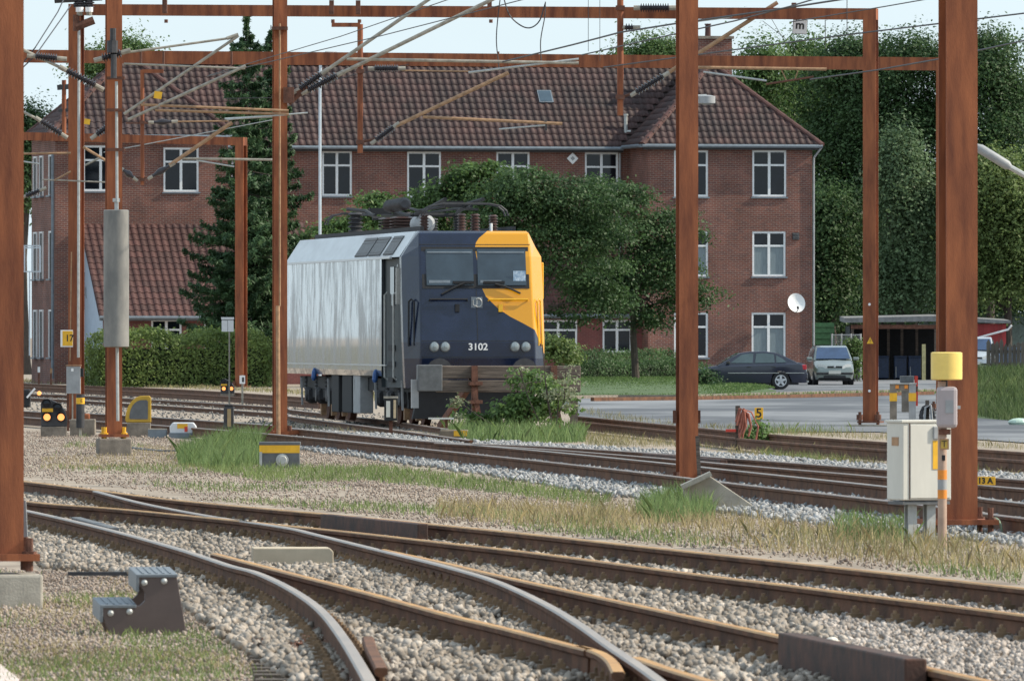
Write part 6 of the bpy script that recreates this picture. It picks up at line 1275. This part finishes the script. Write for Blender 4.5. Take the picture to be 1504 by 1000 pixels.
# greenhouse
def cabin(parent, pts, hw0, hw1, mat):
    mb = MB(); n = len(pts); zs = [p[1] for p in pts]; z0, z1 = min(zs), max(zs); w = lambda z: hw0 + (hw1 - hw0) * (z - z0) / (z1 - z0)
    mb.add([(x, -w(z), z) for x, z in pts] + [(x, w(z), z) for x, z in pts], [tuple(range(n)), tuple(range(2*n-1, n-1, -1))] + [(i, (i+1) % n, n + (i+1) % n, n + i) for i in range(n)]); return mb.build('roof_cabin', mat, parent, bev=.03)
cabin(t, [(-3.35, .88), (-2.75, 1.22), (-2.45, 1.36), (-2.1, 1.41), (-1.5, 1.42), (-1.15, 1.37), (-.75, 1.2), (-.35, 1.0), (-.4, .92), (-3.3, .84)], .84, .60, M['carblue'])
def sidewin(parent, poly, hw0, hw1, z0, z1, name='side_window', mat='carglass', side=-1, th=.012):
    w = lambda z: (hw0 + (hw1 - hw0) * (z - z0) / (z1 - z0)) + .006; mb = MB(); mb.prism(poly, lambda p: V((p[0], side * w(p[1]), p[1])), lambda p: V((p[0], side * (w(p[1]) + th), p[1]))); return mb.build(name, M[mat], parent)
for sd_ in (-1, 1):
    for poly in ([(-2.85, .99), (-2.42, 1.30), (-2.1, 1.34), (-1.98, 1.34), (-2.02, .99)], [(-1.93, .99), (-1.88, 1.34), (-1.5, 1.35), (-1.22, 1.31), (-1.2, 1.0)], [(-1.14, 1.0), (-1.14, 1.28), (-.9, 1.15), (-.75, 1.02)]): sidewin(t, poly, .84, .60, .84, 1.42, side=sd_)
    mb = MB(); mb.box((-2.0, sd_ * .885, .62), (1.9, .02, .025)); mb.box((-.45, sd_ * .86, .62), (.7, .02, .025)); mb.build('trim_strip', M['galv'], t)
    mb = MB(); mb.box((-2.95, sd_ * .95, 1.0), (.14, .16, .11)); mb.build('door_mirror', M['trim'], t, bev=.03)
    mb = MB(); mb.box((-.12, sd_ * .66, .83), (.2, .3, .18)); mb.build('tail_light', pm('tail_red', (.45, .02, .03), .25), t, bev=.02)
    mb = MB(); mb.box((-4.4, sd_ * .58, .64), (.16, .34, .13)); mb.build('headlight', M['rim'], t, bev=.02)
    for k, xx in enumerate((-1.97, -1.05)): mb = MB(); mb.box((xx - .2, sd_ * .885, .84), (.16, .02, .03)); mb.build('door_handle', M['trim'], t)
    for xx in (-3.68, -.98): wheel(t, xx, sd_ * .76, .33, sd_)
for pts in ([(-3.28, .92), (-2.5, 1.35)], [(-.42, 1.02), (-1.1, 1.36)]):
    (xa_, za), (xb_, zb_) = pts; mb = MB(); d = V((zb_ - za, 0, -(xb_ - xa_))).normalized() * (.02 if xa_ < -2 else -.02); d = V((-abs(d.x) if xa_ < -2 else abs(d.x), 0, abs(d.z))); q = [V((xa_, -.66, za)) + d, V((xa_, .66, za)) + d, V((xb_, .55, zb_)) + d, V((xb_, -.55, zb_)) + d]; mb.add(q, [(0, 1, 2, 3)]); mb.build('windscreen' if xa_ < -2 else 'rear_window', M['carglass'], t)
B(t, 'bumper', 'carblue', (-.03, 0, .5), (.14, 1.55, .24), .05); B(t, 'underbody', 'trim', (-2.3, 0, .27), (4.0, 1.4, .16)); B(t, 'exhaust', 'galv', (.05, -.4, .3), (.12, .06, .06)); B(t, 'number_plate', 'whitesign', (.045, 0, .56), (.01, .5, .11))
# ---- people carrier seen from the front
def mpv(label, loc, rz, paint):
    t = thing('parked_car', label, 'car', loc, rz); z = 0
    # local: y backwards (front at 0), x across
    mb = MB(); hw = .83
    secs = [(.0, .30, .62, .66), (.05, .24, .72, .74), (.25, .22, .80, .80), (.75, .22, .98, .83), (1.0, .22, 1.02, .83), (3.6, .22, 1.05, .83), (4.0, .26, 1.0, .80), (4.1, .32, .9, .76)]
    vs = []
    for y, z0, z1, w in secs: vs += [(-w*.93, y, z0), (-w, y, (z0+z1)/2), (-w*.97, y, z1 - .05), (-w*.86, y, z1), (0, y, z1 + .03), (w*.86, y, z1), (w*.97, y, z1 - .05), (w, y, (z0+z1)/2), (w*.93, y, z0)]
    mb.add(vs, [(j*9+i, j*9+i+1, (j+1)*9+i+1, (j+1)*9+i) for j in range(len(secs)-1) for i in range(8)] + [tuple(range(9)), tuple((len(secs)-1)*9+i for i in range(9))]); mb.build('body', paint, t, smooth=True)
    mb = MB(); g = [(.85, 1.0, .80), (1.55, 1.52, .66), (1.9, 1.60, .63), (3.4, 1.60, .62), (3.95, 1.3, .70), (4.05, .98, .76)]; n = len(g)
    mb.add([(-w, y, z_) for y, z_, w in g] + [(w, y, z_) for y, z_, w in g], [(i, i+1, n+i+1, n+i) for i in range(n-1)] + [tuple(range(n)), tuple(range(2*n-1, n-1, -1)), (0, n, 2*n-1, n-1)]); mb.build('roof_cabin', paint, t, bev=.04)
    mb = MB(); q = [(-.70, .86, 1.04), (.70, .86, 1.04), (.60, 1.46, 1.50), (-.60, 1.46, 1.50)]; mb.add([V(p) + V((0, -.045, .03)) for p in q], [(0, 1, 2, 3)]); mb.build('windscreen', pm('blue_reflecting_glass', (.03, .06, .13), .05, 0, .2, 2, spec=.7), t)
    for sx in (-1, 1):
        mb = MB(); mb.prism([(1.1, 1.06), (1.6, 1.46), (3.5, 1.5), (3.9, 1.08)], lambda p: V((sx * (.80 - (p[1]-1.0)*.27 + .012), p[0], p[1])), lambda p: V((sx * (.80 - (p[1]-1.0)*.27 + .0), p[0], p[1]))); mb.build('side_window', M['carglass'], t)
        mb = MB(); mb.prism([(.30, .66), (.66, .72), (.70, .84), (.52, .86), (.34, .78)], lambda p: V((sx * p[0], -.005 + (p[0] - .3) * .32 , p[1])), lambda p: V((sx * p[0], .25, p[1]))); mb.build('headlight', pm('headlamp', (.6, .62, .62), .1, .3, .1, 20), t)
        mb = MB(); mb.box((sx * .95, .95, 1.07), (.24, .1, .13)); mb.build('door_mirror', paint, t, bev=.04); mb = MB(); mb.box((sx * .17, .005, .74), (.26, .03, .07)); mb.build('grille_slot', M['trim'], t, bev=.01)
        for y in (.75, 3.3): wh = MB(); wh.lathe((sx * .83, y, .31), (sx * .62, y, .31), [(.2, 0), (.3, .03), (.31, .2), (.31, 1)], 22); wh.build('wheel', M['tyre'], t, smooth=True)
    B(t, 'bumper', 'trim', (0, -.005, .47), (1.5, .12, .09), .02); B(t, 'lower_grille', 'trim', (0, .0, .33), (.9, .08, .12), .02); B(t, 'number_plate', 'cabinet', (0, -.075, .52), (.5, .02, .13)); B(t, 'badge', 'rim', (0, -.02, .76), (.07, .03, .1), .01); B(t, 'underbody', 'trim', (0, 2.0, .24), (1.4, 3.6, .12))
    return t
mpv('silver green people carrier facing the camera beside the right wing', G(1226, 565.5), R(3), M['carsilver'])
mpv('pale grey van partly hidden behind the big right mast', P(1428, 553, 395) * V((1, 1, 0)) if False else V((P(1432, 553, 395).x, 395, .35)), R(-4), M['carwhite'])
# ---- carport with red gable
D = 432; t = thing('carport', 'open dark carport with flat pale roof edge and red boarded end', 'carport', at(1247, D)); s = D / F; z = lambda py: CAMZ + (HY - py) * s; x = lambda px: (px - 1247) * s
mb = MB(); mb.add([(x(1240), -.4, z(467)), (x(1375), -.4, z(464)), (x(1484), -.4, z(471)), (x(1484), 6, z(468)), (x(1375), 6, z(461)), (x(1240), 6, z(464)), (x(1240), -.4, z(474)), (x(1375), -.4, z(472)), (x(1484), -.4, z(475)), (x(1484), 6, z(472)), (x(1375), 6, z(470)), (x(1240), 6, z(471))], [(0, 1, 4, 5), (1, 2, 3, 4), (6, 7, 10, 11), (7, 8, 9, 10), (0, 6, 7, 1), (1, 7, 8, 2), (2, 8, 9, 3), (5, 11, 6, 0), (3, 9, 10, 4), (4, 10, 11, 5)]); mb.build('roof', pm('felt_roof', (.2, .2, .2), .8), t)
B(t, 'back_wall', 'black', (x(1363), 5.8, 1.2), (x(1475) - x(1252), .1, 2.6)); B(t, 'left_wall', 'black', (x(1250), 3, 1.2), (.1, 5.6, 2.5)); B(t, 'beam', 'rust_dark', (x(1312), -.2, z(480)), (x(1375) - x(1250), .12, .18))
for px in (1252, 1287, 1308, 1328, 1350, 1374): B(t, 'post', 'wood_old', (x(px), -.1 if px in (1252, 1374) else 2.5, z(478) / 2), (.12, .12, z(478)))
B(t, 'pale_post', pm('pale_post', (.45, .4, .2), .6), (x(1356), -.6, .8), (.17, .12, 1.65))
for i in range(int((x(1482) - x(1428)) / .17)):
    xx = x(1428) + .085 + i * .17; B(t, 'board', M['red_board'] if 'red_board' in M else M.setdefault('red_board', pm('red_boards', (.30, .035, .035), .7, 0, .15, 4, stretch=(3, 1, .4), island=.2)), (xx, -.1 - (i % 2) * .02, z(475) / 2 - .02), (.165, .03, z(475)))
mb = MB(); mb.tube([(x(1485), -.4, z(478)), (x(1480), -.35, z(484)), (x(1432), -.3, z(497))], .05); mb.build('downpipe', M['whitesign'], t)
for px, mt in ((1296, 'glass_dark'), (1322, 'glass_dark'), (1343, 'glass_dark')):
    b = thing('waste_bin', {1296: 'dark blue bin at the left inside the carport', 1322: 'dark blue bin in the middle of the carport', 1343: 'dark blue bin at the right inside the carport'}[px], 'bin', at(px, D + 2.2)); bm_ = pm('blue_bin', (.02, .04, .09), .5); B(b, 'body', bm_, (0, 0, .55), (.56, .6, .95), .03); B(b, 'lid', bm_, (0, -.02, 1.06), (.6, .68, .08), .02); B(b, 'handle', 'galv', (-.2, -.33, .35), (.03, .03, .5))
# ---- other buildings
D = 470; t = thing('flat_roof_hall', 'long grey-green hall with flat roof behind the red gable', 'building', at(1440, D)); s = D / F; z = lambda py: CAMZ + (HY - py) * s; B(t, 'wall', pm('grey_green_wall', (.16, .2, .18), .8), (2.6, 2, z(467) / 2), (11, 4, z(467))); B(t, 'roof_edge', pm('green_fascia', (.14, .2, .16), .6), (2.6, 2, z(463)), (11.6, 4.6, .27))
D = 440; t = thing('green_container', 'green ribbed container beside the right wing', 'container', at(1208, D)); s = D / F; z = lambda py: CAMZ + (HY - py) * s; gm_ = pm('green_paint', (.09, .2, .08), .6); B(t, 'body', gm_, (-.4, 1.2, z(474) / 2), (1.9, 2.4, z(474)))
for k in range(9): B(t, 'rib', gm_, (-.4, -.02, .3 + k * .27), (1.9, .05, .1))
t = thing('wire_fence', 'galvanised mesh fence between the container and the carport', 'fence', at(1240, 425)); s = 425 / F; mb = MB()
for px in (1222, 1236, 1250, 1264): q = MB(); q.cyl(((px - 1240) * s, 0, 0), ((px - 1240) * s, 0, 2.1), .04, n=8); q.build('post', M['galv'], t)
q = MB(); q.bar((-18 * s, 0, 2.05), (24 * s, 0, 2.05), .05, .05); q.build('top_rail', M['galv'], t)
for k in range(26): mb.cyl((-.55 + k * .05, .02, .05), (-.55 + k * .05, .02, 2.0), .006, n=4)
for k in range(18): mb.cyl((-.55, .02, .1 + k * .11), (.72, .02, .1 + k * .11), .005, n=4)
mb.build('mesh', M['galv'], t)
bush('overgrown shrub along the mesh fence right of the people carrier', 1253, 420, [(1256, 525, 16, 30), (1248, 545, 12, 18)], 90, .08, M['leaf_mid'], 26, .3)
# ---- grass bank and wooden fence at the right
bp = [(1428, 614), (1470, 617), (1530, 621), (1600, 626)]; fr_ = [G(*p) for p in bp]; bk_ = [P(px, 500, 262) for px in (1425, 1470, 1545, 1620)]; mb = MB(); vs = []
for a, b in zip(fr_, bk_):
    for k in range(9): q = a.lerp(b, k/8); vs.append((q.x, q.y, .95 * (.5 - .5 * math.cos(math.pi * k/8)) * (1 if a is not fr_[0] else .75)))
mb.add(vs, [(i*9+k, (i+1)*9+k, (i+1)*9+k+1, i*9+k+1) for i in range(3) for k in range(8)]); struct(mb.build('grass_bank', M['lawn_soil'], smooth=True))
bpoly = np.array([[v.x, v.y] for v in [*fr_, *reversed(bk_)]])
def bank_z(p): return .95 * (.5 - .5 * np.cos(np.pi * np.clip((p[:, 1] - 222) / 40, 0, 1)))
grass('grass', 'dense green weeds covering the bank below the wooden fence', pm('bank_weeds', (.065, .115, .035), .7, 0, .3, .5, col2=(.13, .18, .065), island=.4, trans=.35), dict(px=bpoly, dens=130, h0=.08, h1=.42, w=.009, zf=bank_z))
t = thing('wooden_fence', 'dark weathered upright timber fence on the bank at the right edge', 'fence', (P(1452, 500, 262).x, 262, .8)); k = 0; xx = 0
while xx < 2.6:
    h = 1.0 + rnd.uniform(-.08, .08); q = MB(); q.prism([(-.055, 0), (.055, 0), (.055, h - .06), (.0, h + rnd.uniform(-.02, .05)), (-.055, h - .05)], lambda p: V((p[0], 0, p[1])), lambda p: V((p[0], .06, p[1]))); q.build('pale', M['wood_fence'], t, loc=(xx, rnd.uniform(-.03, .03), 0)); xx += .118
q = MB(); q.bar((-.05, .1, .75), (2.6, .1, .75), .06, .08); q.bar((-.05, .1, .2), (2.6, .1, .2), .06, .08); q.build('rail', M['wood_fence'], t)
mb = MB(); rr = np.random.default_rng(4); n, m_ = 14, 6; base = P(1494, 512, 300); vs = [(i/n*2.2 - .6, j/m_*1.2, .25 + .35 * math.sin(i/n*3.1) + rr.normal(0, .05) - .12*j/m_) for i in range(n+1) for j in range(m_+1)]; vs = [(a, b, c if 0 < k_ % (m_+1) else 0) for k_, (a, b, c) in enumerate(vs)]
mb.add(vs, [(i*(m_+1)+j, (i+1)*(m_+1)+j, (i+1)*(m_+1)+j+1, i*(m_+1)+j+1) for i in range(n) for j in range(m_)]); tag(mb.build('tarpaulin', pm('blue_tarp', (.12, .22, .4), .5), loc=(base.x, 300, 1.15), smooth=True), 'blue tarpaulin heap behind the wooden fence', 'tarpaulin')
mb = MB(); mb.sphere((0, 0, .06), .16, 10, 6, (1.6, 1, .6)); mb.sphere((.2, .05, .05), .1, 8, 5); tag(mb.build('plastic_bag', pm('pale_green_plastic', (.5, .65, .55), .4), loc=G(1497, 624)), 'crumpled pale green plastic bag on the asphalt at the right edge', 'bag')
print('objects', len(bpy.data.objects), 'tris', sum(len(p.vertices) - 2 for me in bpy.data.meshes for p in me.polygons) if len(bpy.data.meshes) < 3000 else '')
